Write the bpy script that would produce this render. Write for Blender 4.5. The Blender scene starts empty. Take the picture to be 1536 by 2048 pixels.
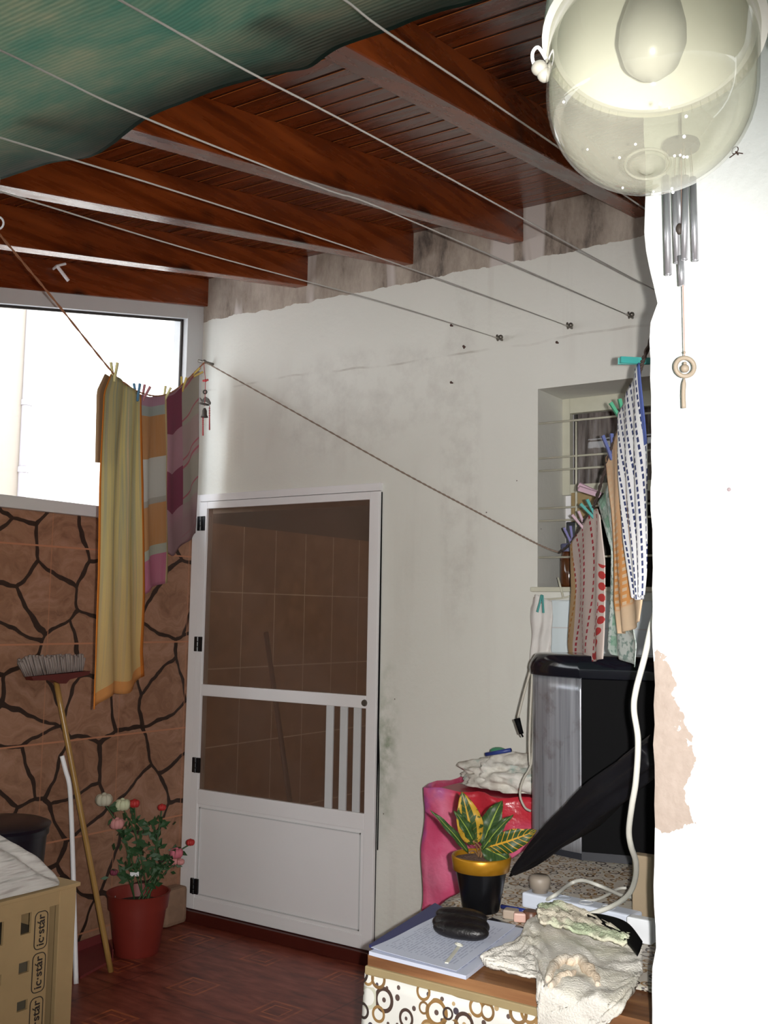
import bpy, bmesh, math, random
from mathutils import Vector, Matrix, noise as mnoise
random.seed(7)
V = Vector
SC = bpy.context.scene
COL = SC.collection
# ------------------------------------------------------------------ camera
CX, CY, F = 768.0, 1024.0, 2076.22
CAM = V((0, 0, 1.5))
dX = V((0.82918424, -0.04054625, -0.55750292))
dY = V((0.55872874, 0.08974605, 0.82448035))
dZ = V((0.0166041, -0.99513901, 0.09707037))
def ray(px, py):
    v = V((px - CX, py - CY, F))
    return V((dX.dot(v), dY.dot(v), dZ.dot(v)))
cr = V((dX.x, dY.x, dZ.x)); cu = -V((dX.y, dY.y, dZ.y)); cf = V((dX.z, dY.z, dZ.z))
cam_d = bpy.data.cameras.new('camera'); cam = bpy.data.objects.new('camera', cam_d); COL.objects.link(cam)
cam.matrix_world = Matrix(((cr.x, cu.x, -cf.x, CAM.x), (cr.y, cu.y, -cf.y, CAM.y), (cr.z, cu.z, -cf.z, CAM.z), (0, 0, 0, 1)))
cam_d.sensor_fit = 'VERTICAL'; cam_d.sensor_height = 24.0; cam_d.sensor_width = 24.0
cam_d.lens = 24.0 * F / 2048.0
cam_d.clip_start = 0.02; cam_d.clip_end = 100
SC.camera = cam
# ------------------------------------------------------------------ light and exposure
SC.view_settings.view_transform = 'Standard'; SC.view_settings.look = 'None'
SC.view_settings.exposure = 0.0; SC.view_settings.gamma = 1.0; SC.view_settings.use_curve_mapping = False
SKY = 6.0
FLASH = 400.0
w = bpy.data.worlds.new('sky'); SC.world = w; w.use_nodes = True
w.node_tree.nodes['Background'].inputs[0].default_value = (0.92, 0.96, 1.0, 1)
w.node_tree.nodes['Background'].inputs[1].default_value = SKY
fl = bpy.data.lights.new('camera_flash', 'SPOT'); fl.energy = FLASH; fl.shadow_soft_size = 0.008; fl.color = (1, 0.97, 0.94)
fl.spot_size = math.radians(76); fl.spot_blend = 1.0
flo = bpy.data.objects.new('camera_flash', fl); COL.objects.link(flo)
flo.matrix_world = cam.matrix_world @ Matrix.Rotation(math.radians(-6), 4, 'X'); flo.location = CAM + cr * 0.04 + cu * 0.005 + cf * 0.01
sun = bpy.data.lights.new('sun', 'SUN'); sun.energy = 0.8; sun.angle = 0.2; sun.color = (1, 0.97, 0.92)
suno = bpy.data.objects.new('sun', sun); COL.objects.link(suno); suno.rotation_euler = (0.2, math.radians(38), 0)
# ------------------------------------------------------------------ projection onto real surfaces
def on(px, py, ax, val):
    r = ray(px, py); return CAM + r * ((val - CAM[ax]) / r[ax])
def onp(px, py, p0, n):
    r = ray(px, py); return CAM + r * ((p0 - CAM).dot(n) / r.dot(n))
YW = 3.981; XL = -3.90; YR = 1.72; FL = -0.06; TT = 0.75
SL = 0.188
def roofz(y): return 3.13 - SL * (YW - y)
# ------------------------------------------------------------------ materials
def hexc(h, k=1.0):
    h = h.lstrip('#'); out = []
    for i in (0, 2, 4):
        c = int(h[i:i + 2], 16) / 255
        out.append((c / 12.92 if c <= 0.04045 else ((c + 0.055) / 1.055) ** 2.4) * k)
    return (*out, 1)
class NT:
    def __init__(s, name, rough=0.8, base='#808080', metal=0, spec=0.5):
        s.m = bpy.data.materials.new(name); s.m.use_nodes = True
        s.t = s.m.node_tree; s.b = s.t.nodes['Principled BSDF']
        s.b.inputs['Roughness'].default_value = rough; s.b.inputs['Metallic'].default_value = metal
        s.b.inputs['Specular IOR Level'].default_value = spec
        s.b.inputs['Base Color'].default_value = hexc(base)
    def n(s, typ, **kw):
        nd = s.t.nodes.new(typ)
        for k, v in kw.items(): setattr(nd, k, v)
        return nd
    def put(s, sock, v):
        if hasattr(v, 'is_output') or isinstance(v, bpy.types.NodeSocket): s.t.links.new(v, sock)
        else: sock.default_value = v
    def obj(s): return s.n('ShaderNodeTexCoord').outputs['Object']
    def uv(s): return s.n('ShaderNodeTexCoord').outputs['UV']
    def sep(s, v):
        nd = s.n('ShaderNodeSeparateXYZ'); s.put(nd.inputs[0], v); return nd.outputs
    def comb(s, x=0.0, y=0.0, z=0.0):
        nd = s.n('ShaderNodeCombineXYZ'); s.put(nd.inputs[0], x); s.put(nd.inputs[1], y); s.put(nd.inputs[2], z); return nd.outputs[0]
    def math(s, op, a, b=0.0, c=0.0):
        nd = s.n('ShaderNodeMath', operation=op); s.put(nd.inputs[0], a); s.put(nd.inputs[1], b); s.put(nd.inputs[2], c); return nd.outputs[0]
    def vmul(s, v, k):
        nd = s.n('ShaderNodeVectorMath', operation='MULTIPLY'); s.put(nd.inputs[0], v); nd.inputs[1].default_value = k; return nd.outputs[0]
    def vadd(s, a, b):
        nd = s.n('ShaderNodeVectorMath', operation='ADD'); s.put(nd.inputs[0], a); s.put(nd.inputs[1], b); return nd.outputs[0]
    def noise(s, v, sc, det=4, rough=0.55, col=False):
        nd = s.n('ShaderNodeTexNoise'); s.put(nd.inputs['Vector'], v); nd.inputs['Scale'].default_value = sc
        nd.inputs['Detail'].default_value = det; nd.inputs['Roughness'].default_value = rough; return nd.outputs[1 if col else 0]
    def vor(s, v, sc, feature='F1', rand=1.0, dim='3D'):
        nd = s.n('ShaderNodeTexVoronoi', feature=feature, voronoi_dimensions=dim); s.put(nd.inputs['Vector'], v)
        nd.inputs['Scale'].default_value = sc; nd.inputs['Randomness'].default_value = rand; return nd.outputs
    def ramp(s, f, st, interp='LINEAR'):
        nd = s.n('ShaderNodeValToRGB'); s.put(nd.inputs[0], f); e = nd.color_ramp; e.interpolation = interp
        while len(e.elements) < len(st): e.elements.new(0.5)
        for i, (p, c) in enumerate(st):
            e.elements[i].position = p; e.elements[i].color = hexc(c) if isinstance(c, str) else (c, c, c, 1)
        return nd.outputs[0]
    def mix(s, f, a, b, mode='MIX'):
        nd = s.n('ShaderNodeMix', data_type='RGBA', blend_type=mode)
        s.put(nd.inputs[0], f)
        s.put(nd.inputs[6], hexc(a) if isinstance(a, str) else a); s.put(nd.inputs[7], hexc(b) if isinstance(b, str) else b)
        return nd.outputs[2]
    def col(s, v): s.put(s.b.inputs['Base Color'], v); return s
    def rough(s, v): s.put(s.b.inputs['Roughness'], v); return s
    def bump(s, h, st=0.3, d=0.01):
        nd = s.n('ShaderNodeBump'); s.put(nd.inputs['Height'], h); nd.inputs['Strength'].default_value = st; nd.inputs['Distance'].default_value = d
        s.t.links.new(nd.outputs[0], s.b.inputs['Normal']); return s
    def lt(s, a, b): return s.math('LESS_THAN', a, b)
    def gt(s, a, b): return s.math('GREATER_THAN', a, b)
    def mul(s, a, b): return s.math('MULTIPLY', a, b)
    def band(s, x, c, hw): return s.lt(s.math('ABSOLUTE', s.math('SUBTRACT', x, c)), hw)
    def per(s, x, period, off=0.0):   # distance to nearest multiple of period
        q = s.math('DIVIDE', s.math('SUBTRACT', x, off), period)
        return s.mul(s.math('ABSOLUTE', s.math('SUBTRACT', q, s.math('ROUND', q))), period)
    def sheer(s, k, color=None):      # let some light through (cloth, foliage)
        tr = s.n('ShaderNodeBsdfTranslucent'); mx = s.n('ShaderNodeMixShader'); mx.inputs[0].default_value = k
        out = s.t.nodes['Material Output']; src = s.b.inputs['Base Color']
        if src.links: s.t.links.new(src.links[0].from_socket, tr.inputs[0])
        else: tr.inputs[0].default_value = src.default_value
        s.t.links.new(s.b.outputs[0], mx.inputs[1]); s.t.links.new(tr.outputs[0], mx.inputs[2]); s.t.links.new(mx.outputs[0], out.inputs[0]); return s
def plain(name, c, rough=0.6, metal=0, spec=0.5, var=0.12, sc=12, bump=0.0):
    t = NT(name, rough, c, metal, spec); nz = t.noise(t.obj(), sc)
    a = hexc(c); t.col(t.mix(nz, tuple(x * (1 - var) for x in a[:3]) + (1,), tuple(min(1, x * (1 + var)) for x in a[:3]) + (1,)))
    if bump: t.bump(nz, bump, 0.01)
    return t.m
MT = {}
def wall_mat():
    t = NT('back_wall_plaster', 0.85); o = t.obj(); x, y, z = t.sep(o)
    n1 = t.noise(o, 2.2, 6); n2 = t.noise(o, 40, 4)
    base = t.mix(n1, '#d7d6cd', '#e3e2db')
    # faint vertical damp streaks
    st = t.noise(t.vmul(o, (9, 9, 0.9)), 1.0, 5)
    streak = t.mul(t.ramp(st, [(0.52, 0.0), (0.72, 1.0)]), t.ramp(t.noise(o, 1.3), [(0.45, 0.0), (0.65, 0.8)]))
    base = t.mix(t.mul(streak, 0.35), base, '#a79a90')
    def stain(cx, cz, rx, rz):
        d = t.math('SQRT', t.math('ADD', t.math('POWER', t.math('DIVIDE', t.math('SUBTRACT', x, cx), rx), 2.0), t.math('POWER', t.math('DIVIDE', t.math('SUBTRACT', z, cz), rz), 2.0)))
        return t.math('MAXIMUM', t.math('SUBTRACT', 1.0, d), 0.0)
    dm = t.math('ADD', stain(-2.29, 2.2, 0.12, 0.9), t.math('ADD', stain(-2.65, 2.55, 0.5, 0.22), stain(-2.95, 2.5, 0.5, 0.3)))
    dm = t.mul(t.math('MINIMUM', dm, 0.25), t.ramp(t.noise(o, 9, 6, 0.7), [(0.42, 0.0), (0.75, 1.0)]))
    base = t.mix(dm, base, '#8d8078')
    sp = t.vor(o, 11, 'F1')[0]; spots = t.mul(t.lt(sp, 0.035), t.gt(t.noise(o, 1.1), 0.52))
    base = t.mix(spots, base, '#6e645c')
    # thin horizontal patch line
    base = t.mix(t.mul(t.band(z, t.math('ADD', 2.64, t.mul(t.noise(o, 2), 0.06)), 0.005), t.ramp(t.noise(o, 3), [(0.45, 0.0), (0.6, 0.5)])), base, '#a39a8e')
    # green mould low beside the door
    g = t.mul(stain(-2.66, 0.9, 0.09, 0.45), t.ramp(t.noise(o, 14), [(0.4, 0.0), (0.7, 1.0)])); base = t.mix(g, base, '#7f8c70')
    # bare cement band between the beams
    edge = t.math('ADD', 3.045, t.mul(t.math('SUBTRACT', t.noise(o, 10), 0.5), 0.05))
    bn = t.gt(z, edge)
    cem = t.ramp(t.noise(t.vmul(o, (3.5, 1, 1.2)), 1.6, 8, 0.7), [(0.34, '#5c534d'), (0.46, '#9a8d81'), (0.62, '#b7ab9e')])
    white = t.ramp(t.noise(t.vmul(o, (2.2, 1, 0.3)), 2.1, 3), [(0.56, 0.0), (0.6, 1.0)])
    cem = t.mix(white, cem, '#c9c0ba')
    base = t.mix(bn, base, cem)
    t.col(base); t.bump(t.math('ADD', t.mul(n2, 0.4), n1), 0.35, 0.01); return t.m
def stone_mat():
    t = NT('stone_pattern_tile', 0.55, spec=0.35); o = t.obj(); x, y, z = t.sep(o)
    w_ = t.math('SUBTRACT', 1.0, 0.0)
    dn = t.noise(o, 3.2, 3, 0.5, col=True); vv = t.vadd(o, t.vmul(dn, (0.0, 0.16, 0.16)))
    p = t.comb(t.sep(vv)[1], t.sep(vv)[2], 0.0)
    d = t.vor(p, 3.9, 'DISTANCE_TO_EDGE', 1.0, '2D')[0]
    base = t.ramp(t.noise(t.vadd(t.vmul(o, (1, 1.0, 2.4)), t.vmul(dn, (0, 1.2, 1.2))), 7, 7, 0.65), [(0.3, '#6d4d3b'), (0.5, '#916b54'), (0.72, '#a98370')])
    cellc = t.vor(p, 3.9, 'F1', 1.0, '2D')[1]
    base = t.mix(0.22, base, t.mix(t.sep(cellc)[0], '#7d563e', '#ad8268'))
    joint = t.lt(t.math('ADD', d, t.mul(t.noise(o, 22), 0.012)), t.math('ADD', 0.036, t.mul(t.noise(o, 3), 0.016)))
    base = t.mix(joint, base, t.mix(t.noise(o, 30), '#231712', '#3c2a20'))
    g = t.math('MAXIMUM', t.lt(t.per(z, 0.4425, 1.336), 0.004), t.mul(t.lt(t.per(y, 0.4385, 3.07), 0.003), 0.55))
    base = t.mix(g, base, '#b0785a'); t.col(base)
    t.bump(t.math('MULTIPLY', t.math('MINIMUM', d, 0.06), 8.0), 0.35, 0.01); return t.m
def wood_mat(name, along, a='#3a1509', b='#70300f', c='#8e4319', rough=0.26, seam=None):
    t = NT(name, rough, spec=0.5); o = t.obj()
    sc = {'x': (0.7, 9, 9), 'y': (9, 0.7, 9)}[along]
    nz = t.noise(t.vmul(o, sc), 2.2, 7, 0.62); lo = t.noise(o, 1.4, 3)
    base = t.ramp(t.math('ADD', t.mul(nz, 0.7), t.mul(lo, 0.3)), [(0.34, a), (0.5, b), (0.66, c)])
    kv = t.vor(t.vmul(o, {'x': (1.3, 4.0, 4.0), 'y': (4.2, 2.4, 4.2)}[along]), 1.0, 'F1')[0]
    kn = t.ramp(kv, [(0.07, 1.0), (0.16, 0.0)]); base = t.mix(t.mul(kn, 0.8), base, '#1d0a05')
    if seam:
        yy = t.sep(o)[1]; s1 = t.per(yy, seam)
        base = t.mix(t.lt(s1, 0.004), base, '#200c05')
        s2 = t.per(yy, seam, 0.006); base = t.mix(t.mul(t.lt(s2, 0.0016), 0.7), base, '#d9823c')
        t.bump(t.ramp(s1, [(0.0, 0.0), (0.006, 1.0)]), 0.6, 0.01)
    else: t.bump(nz, 0.03, 0.01)
    t.col(base); t.rough(t.ramp(nz, [(0.3, rough - 0.08), (0.7, rough + 0.1)])); return t.m
def floor_mat():
    t = NT('red_patterned_floor_tile', 0.42); o = t.obj(); x, y, z = t.sep(o)
    P = 0.45
    fx = t.per(x, P, -3.6); fy = t.per(y, P, 3.3)
    nz = t.noise(t.vmul(o, (2.5, 8, 1)), 3, 6); base = t.ramp(nz, [(0.3, '#5a261c'), (0.5, '#7d3a29'), (0.72, '#965040')])
    s_ = t.math('MAXIMUM', fx, fy)
    dia = t.math('MAXIMUM', t.band(s_, 0.075, 0.006), t.band(s_, 0.042, 0.004))
    base = t.mix(t.mul(dia, t.ramp(t.noise(o, 12), [(0.35, 0.0), (0.62, 0.7)])), base, '#c06a3a')
    base = t.mix(t.mul(t.lt(t.math('MINIMUM', t.per(x, P * 2, -3.42), t.per(y, P * 2, 3.12)), 0.004), 0.5), base, '#3a1710')
    t.col(base); t.bump(nz, 0.05); return t.m
def inner_tile_mat():
    t = NT('brown_inner_wall_tile', 0.45); o = t.obj(); x, y, z = t.sep(o)
    base = t.ramp(t.noise(o, 9, 6), [(0.3, '#a58568'), (0.7, '#bd9c7f')])
    g = t.math('MAXIMUM', t.lt(t.per(z, 0.466, 1.613), 0.0035), t.lt(t.per(y, 0.3145, 4.933), 0.0035))
    base = t.mix(g, base, '#f2e6d2'); up = t.gt(z, 2.03); base = t.mix(up, base, '#6d6c66'); t.col(base); return t.m
def rings_mat(name, bg='#e4e2dc', scale=13):
    t = NT(name, 0.5); u = t.uv()
    def layer(base, off, sc, r0, r1, cols, dens):
        v = t.vor(t.vadd(u, off), sc, 'F1', 0.75, '2D'); d = v[0]; cc = t.sep(v[1])
        d = t.math('DIVIDE', d, t.math('ADD', 0.55, t.mul(cc[1], 0.45)))
        ring = t.mul(t.gt(d, r0), t.lt(d, r1)); ring = t.mul(ring, t.lt(cc[0], dens))
        return t.mix(ring, base, t.ramp(cc[2], cols, 'CONSTANT'))
    b = hexc(bg)
    c1 = [(0.0, '#8d6b3e'), (0.35, '#4b3a33'), (0.6, '#a07f50'), (0.85, '#c9c7b5')]
    c2 = [(0.0, '#5b4a44'), (0.5, '#b59a72'), (0.75, '#47404a')]
    b = layer(b, (0.13, 0.4, 0), scale * 1.9, -1.0, 0.2, c2, 0.75)
    b = layer(b, (0.7, 0.2, 0), scale, 0.31, 0.46, c1, 0.95)
    b = layer(b, (0.31, 0.77, 0), scale * 1.15, 0.26, 0.4, [(0.0, '#947246'), (0.4, '#3f332f'), (0.7, '#7d5f3a')], 0.85)
    b = layer(b, (0.7, 0.2, 0), scale, -1.0, 0.09, c2, 0.4)
    t.col(b); return t
def cloth_mat(name, fn, k=0.3, rough=0.9):
    t = NT(name, rough, spec=0.15); u = t.sep(t.uv()); t.col(fn(t, u[0], u[1])); t.bump(t.noise(t.obj(), 260, 2), 0.25, 0.002)
    if k: t.sheer(k)
    return t.m
def glassy(name, tint, trans, haze, hazec='#ffffff', rough=0.02, fres=1.45):
    t = NT(name); out = t.t.nodes['Material Output']; t.t.nodes.remove(t.b)
    tr = t.n('ShaderNodeBsdfTransparent'); tr.inputs[0].default_value = hexc(tint)
    gl = t.n('ShaderNodeBsdfGlossy'); gl.inputs['Roughness'].default_value = rough
    fr = t.n('ShaderNodeFresnel'); fr.inputs[0].default_value = fres
    ge = t.n('ShaderNodeNewGeometry'); m1 = t.n('ShaderNodeMixShader'); t.put(m1.inputs[0], t.mul(fr.outputs[0], t.math('SUBTRACT', 1.0, ge.outputs['Backfacing']))); t.t.links.new(tr.outputs[0], m1.inputs[1]); t.t.links.new(gl.outputs[0], m1.inputs[2])
    df = t.n('ShaderNodeBsdfDiffuse'); df.inputs[0].default_value = hexc(hazec)
    m2 = t.n('ShaderNodeMixShader'); m2.inputs[0].default_value = haze
    if haze > 0.05 and trans:
        t.put(m2.inputs[0], t.ramp(t.noise(t.obj(), trans, 5), [(0.3, haze * 0.6), (0.7, min(1, haze * 1.4))]))
    t.t.links.new(m1.outputs[0], m2.inputs[1]); t.t.links.new(df.outputs[0], m2.inputs[2]); t.t.links.new(m2.outputs[0], out.inputs[0])
    return t.m
MT['backwall'] = wall_mat(); MT['stone'] = stone_mat(); MT['beam'] = wood_mat('varnished_beam_wood', 'y')
MT['board'] = wood_mat('varnished_ceiling_board', 'x', seam=0.095); MT['floor'] = floor_mat(); MT['inner'] = inner_tile_mat()
def rightwall():
    t = NT('rough_white_plaster', 0.8); o = t.obj(); x, y, z = t.sep(o)
    base = t.mix(t.noise(o, 3), '#e9ece9', '#f4f6f4')
    # bare patch where plaster fell off beside the edge
    dx = t.math('DIVIDE', t.math('SUBTRACT', x, -0.588), 0.042); dz = t.math('DIVIDE', t.math('SUBTRACT', z, 1.275), 0.125)
    d = t.math('SQRT', t.math('ADD', t.mul(dx, dx), t.mul(dz, dz)))
    pt = t.lt(t.math('ADD', d, t.math('ADD', t.mul(t.math('SUBTRACT', t.noise(o, 14, 2), 0.5), 2.6), t.mul(t.math('SUBTRACT', t.noise(o, 60, 5), 0.5), 1.0))), 0.95)
    base = t.mix(pt, base, t.mix(t.noise(o, 60), '#8f8176', '#a3958b')); t.col(base)
    t.bump(t.math('ADD', t.noise(o, 9, 6), t.mul(t.noise(o, 70, 3), 0.3)), 0.35, 0.015); return t.m
MT['rwall'] = rightwall()
MT['outer'] = plain('outer_house_render', '#f1ede6', 0.9, var=0.04)
MT['outer2'] = plain('outer_cream_render', '#a59b8e', 0.9, var=0.04)
MT['dpipe'] = plain('darkened_white_pvc', '#aaa5a8', 0.5, var=0.03)  # white pipe, colour darkened to stand out in the burnt-out daylight
MT['pipe'] = plain('white_pvc', '#f2f1f4', 0.4, var=0.03)
MT['alu'] = plain('white_enamelled_aluminium', '#e9e7e8', 0.32, var=0.03, sc=3)
MT['alug'] = plain('grey_white_frame_aluminium', '#c9cacb', 0.35, var=0.03)
MT['gasket'] = plain('dark_rubber_gasket', '#2c2522', 0.6)
MT['black'] = plain('black_plastic', '#050507', 0.7, spec=0.12)
MT['hinge'] = plain('black_hinge_metal', '#0a0a0e', 0.35)
MT['glass'] = glassy('clear_window_glass', '#fbfdff', 0, 0.0)
MT['screen'] = glassy('dusty_brown_screen', '#dcd2ca', 3, 0.3, '#80695c', 0.25, 1.15)
MT['lampglass'] = glassy('dusty_lamp_glass', '#f6f6f1', 6, 0.09, '#b9b8ae', 0.03, 1.5)
MT['wood'] = None
def net_mat():
    t = NT('green_shade_net', 0.7, spec=0.3); o = t.obj(); u = t.uv(); x, y, z = t.sep(o)
    n1 = t.noise(t.vmul(o, (1.6, 3.0, 1)), 1.9, 9, 0.68); dirt = t.ramp(n1, [(0.4, 0.0), (0.66, 1.0)])
    base = t.mix(t.math('ADD', t.mul(dirt, 0.65), 0.2), '#57857a', '#a59e8b')
    wv = t.n('ShaderNodeTexWave', wave_type='BANDS', bands_direction='Y'); t.put(wv.inputs[0], o); wv.inputs['Scale'].default_value = 26; wv.inputs['Distortion'].default_value = 1.2
    base = t.mix(t.mul(wv.outputs[0], 0.3), base, '#46695f')
    ed = t.gt(t.sep(u)[1], 0.997); base = t.mix(ed, base, '#175044')
    t.col(base); t.bump(wv.outputs[0], 0.4, 0.004); t.sheer(0.55); return t.m
MT['net'] = net_mat()
# ------------------------------------------------------------------ objects
LOC = {}
def bmnew(): return bmesh.new()
def box(bm, a, b, bevel=0.0):
    a = V(a); b = V(b); c = (a + b) / 2; s = b - a
    r = bmesh.ops.create_cube(bm, size=1.0, matrix=Matrix.Translation(c) @ Matrix.Diagonal((abs(s.x), abs(s.y), abs(s.z), 1)))
    if bevel:
        es = list({e for v in r['verts'] for e in v.link_edges}); bmesh.ops.bevel(bm, geom=es, offset=bevel, segments=2, affect='EDGES', profile=0.6)
    return bm
def obox(bm, c, ax, ay, az, bevel=0.0):   # oriented box: half axes as vectors
    ax, ay, az, c = V(ax), V(ay), V(az), V(c)
    m = Matrix(((ax.x * 2, ay.x * 2, az.x * 2, c.x), (ax.y * 2, ay.y * 2, az.y * 2, c.y), (ax.z * 2, ay.z * 2, az.z * 2, c.z), (0, 0, 0, 1)))
    r = bmesh.ops.create_cube(bm, size=1.0, matrix=m)
    if bevel:
        es = list({e for v in r['verts'] for e in v.link_edges}); bmesh.ops.bevel(bm, geom=es, offset=bevel, segments=2, affect='EDGES', profile=0.6)
    return bm
def smoothpath(pts, n):
    pts = [V(p) for p in pts]
    if len(pts) < 3:
        return [pts[0].lerp(pts[-1], i / (n - 1)) for i in range(n)]
    out = []; m = len(pts) - 1
    for i in range(n):
        t = i / (n - 1) * m; k = min(int(t), m - 1); f = t - k
        p0 = pts[max(k - 1, 0)]; p1 = pts[k]; p2 = pts[k + 1]; p3 = pts[min(k + 2, m)]
        out.append(0.5 * ((2 * p1) + (p2 - p0) * f + (2 * p0 - 5 * p1 + 4 * p2 - p3) * f * f + (3 * p1 - p0 - 3 * p2 + p3) * f ** 3))
    return out
def tube(bm, pts, r, n=8, smooth=0, cap=True):
    P = smoothpath(pts, smooth) if smooth else [V(p) for p in pts]
    R = r if callable(r) else (lambda t: r)
    rings = []; up = None
    for i, p in enumerate(P):
        d = (P[min(i + 1, len(P) - 1)] - P[max(i - 1, 0)])
        if d.length < 1e-9: d = V((0, 0, 1))
        d.normalize()
        if up is None: up = d.orthogonal().normalized()
        else:
            up = up - d * up.dot(d)
            up = up.normalized() if up.length > 1e-6 else d.orthogonal().normalized()
        q = d.cross(up); rr = R(i / max(1, len(P) - 1))
        rings.append([bm.verts.new(p + (up * math.cos(2 * math.pi * j / n) + q * math.sin(2 * math.pi * j / n)) * rr) for j in range(n)])
    for a, b in zip(rings, rings[1:]):
        for j in range(n): bm.faces.new((a[j], a[(j + 1) % n], b[(j + 1) % n], b[j]))
    if cap: bm.faces.new(rings[0][::-1]); bm.faces.new(rings[-1])
    return bm
def lathe(bm, prof, c=(0, 0, 0), n=32, axis=None, sx=1.0, sy=1.0):
    c = V(c); az = V(axis).normalized() if axis else V((0, 0, 1)); ax = az.orthogonal().normalized() if axis else V((1, 0, 0)); ay = az.cross(ax)
    rings = []
    for r, z in prof:
        if r < 1e-6: rings.append([bm.verts.new(c + az * z)])
        else: rings.append([bm.verts.new(c + az * z + ax * (r * sx * math.cos(2 * math.pi * j / n)) + ay * (r * sy * math.sin(2 * math.pi * j / n))) for j in range(n)])
    for a, b in zip(rings, rings[1:]):
        for j in range(n):
            k = (j + 1) % n
            if len(a) == 1 and len(b) == 1: continue
            if len(a) == 1: bm.faces.new((a[0], b[j], b[k]))
            elif len(b) == 1: bm.faces.new((a[j], a[k], b[0]))
            else: bm.faces.new((a[j], a[k], b[k], b[j]))
    return bm
def ball(bm, c, r, s=(1, 1, 1), seg=12):
    bmesh.ops.create_uvsphere(bm, u_segments=seg, v_segments=max(6, seg // 2 + 2), radius=r, matrix=Matrix.Translation(V(c)) @ Matrix.Diagonal((*s, 1)))
    return bm
def torus(bm, c, R, r, axis=(0, 0, 1), n=24, m=8, a0=0, a1=2 * math.pi):
    az = V(axis).normalized(); ax = az.orthogonal().normalized(); ay = az.cross(ax)
    full = abs(a1 - a0 - 2 * math.pi) < 1e-6
    pts = [V(c) + (ax * math.cos(a0 + (a1 - a0) * i / n) + ay * math.sin(a0 + (a1 - a0) * i / n)) * R for i in range(n + 1)]
    if not full: return tube(bm, pts, r, m)
    rings = []
    for i in range(n):
        a = a0 + (a1 - a0) * i / n; d = ax * math.cos(a) + ay * math.sin(a)
        rings.append([bm.verts.new(V(c) + d * (R + r * math.cos(2 * math.pi * j / m)) + az * r * math.sin(2 * math.pi * j / m)) for j in range(m)])
    for i in range(n):
        a = rings[i]; b = rings[(i + 1) % n]
        for j in range(m): bm.faces.new((a[j], a[(j + 1) % m], b[(j + 1) % m], b[j]))
    return bm
def prism(bm, pts, off):   # polygon (3-D points) extruded by vector off
    off = V(off); a = [bm.verts.new(V(p)) for p in pts]; b = [bm.verts.new(V(p) + off) for p in pts]; n = len(a)
    bm.faces.new(a[::-1]); bm.faces.new(b)
    for i in range(n): bm.faces.new((a[i], a[(i + 1) % n], b[(i + 1) % n], b[i]))
    return bm
def link(name, bm, mat, parent=None, smooth=False, origin=None, uvs=None):
    bmesh.ops.recalc_face_normals(bm, faces=bm.faces[:])
    if parent is not None: base = LOC[parent.name]
    elif origin is None:
        bm.verts.ensure_lookup_table(); cs = [v.co for v in bm.verts]
        base = V(((min(c.x for c in cs) + max(c.x for c in cs)) / 2, (min(c.y for c in cs) + max(c.y for c in cs)) / 2, min(c.z for c in cs)))
    else: base = V(origin)
    for v in bm.verts: v.co -= base
    me = bpy.data.meshes.new(name); bm.to_mesh(me); bm.free()
    if smooth:
        me.shade_smooth() if hasattr(me, 'shade_smooth') else None
        if smooth == 'auto':
            try: me.set_sharp_from_angle(angle=math.radians(40))
            except Exception: pass
    o = bpy.data.objects.new(name, me); COL.objects.link(o)
    if isinstance(mat, (list, tuple)):
        for m in mat: me.materials.append(m)
    else: me.materials.append(mat)
    if parent is not None: o.parent = parent; LOC[o.name] = base.copy()
    else: o.location = base; LOC[o.name] = base.copy()
    return o
def tag(o, label, cat, group=None):
    o['label'] = label; o['category'] = cat
    if group: o['group'] = group
    return o
def thing(name, label, cat, loc, group=None):
    o = bpy.data.objects.new(name, None); COL.objects.link(o); o.location = loc; o.empty_display_size = 0.05; LOC[o.name] = V(loc)
    return tag(o, label, cat, group)
def struct(name, bm, mat, parent=None, smooth=False):
    o = link(name, bm, mat, parent, smooth, origin=(0, 0, 0)); 
    if parent is None: o['kind'] = 'structure'
    return o
def gridmesh(pts, uvs=None):
    bm = bmesh.new(); L = bm.loops.layers.uv.new('UVMap'); vs = [[bm.verts.new(p) for p in row] for row in pts]
    for i in range(len(vs) - 1):
        for j in range(len(vs[0]) - 1):
            f = bm.faces.new((vs[i][j], vs[i][j + 1], vs[i + 1][j + 1], vs[i + 1][j]))
            if uvs:
                for lp, (a, b) in zip(f.loops, ((i, j), (i, j + 1), (i + 1, j + 1), (i + 1, j))): lp[L].uv = uvs[a][b]
    return bm
def solid(o, th, off=0.0, sub=0):
    m = o.modifiers.new('thick', 'SOLIDIFY'); m.thickness = th; m.offset = off
    if sub: s = o.modifiers.new('sub', 'SUBSURF'); s.levels = sub; s.render_levels = sub
    return o
def resample(pl, n):
    P = [V((a, b)) for a, b in pl]; L = [0]
    for a, b in zip(P, P[1:]): L.append(L[-1] + (b - a).length)
    out = []
    for i in range(n):
        t = L[-1] * i / (n - 1); k = 0
        while k < len(P) - 2 and L[k + 1] < t: k += 1
        f = 0 if L[k + 1] == L[k] else (t - L[k]) / (L[k + 1] - L[k]); out.append(P[k].lerp(P[k + 1], min(1, max(0, f))))
    return out
def clothgrid(cols, hit, rows=36, sub=7, disp=None):
    C = [resample(c, rows + 1) for c in cols]; nc = (len(C) - 1) * sub + 1
    grid = []; uvs = []
    for i in range(rows + 1):
        row = []; ur = []
        pts = smoothpath([V((c[i].x, c[i].y, 0)) for c in C], nc)
        for j, p in enumerate(pts):
            u = j / (nc - 1); v = i / rows; q = hit(p.x, p.y)
            if disp: q = q + disp(u, v)
            row.append(q); ur.append((u, v))
        grid.append(row); uvs.append(ur)
    return gridmesh(grid, uvs)
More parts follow.
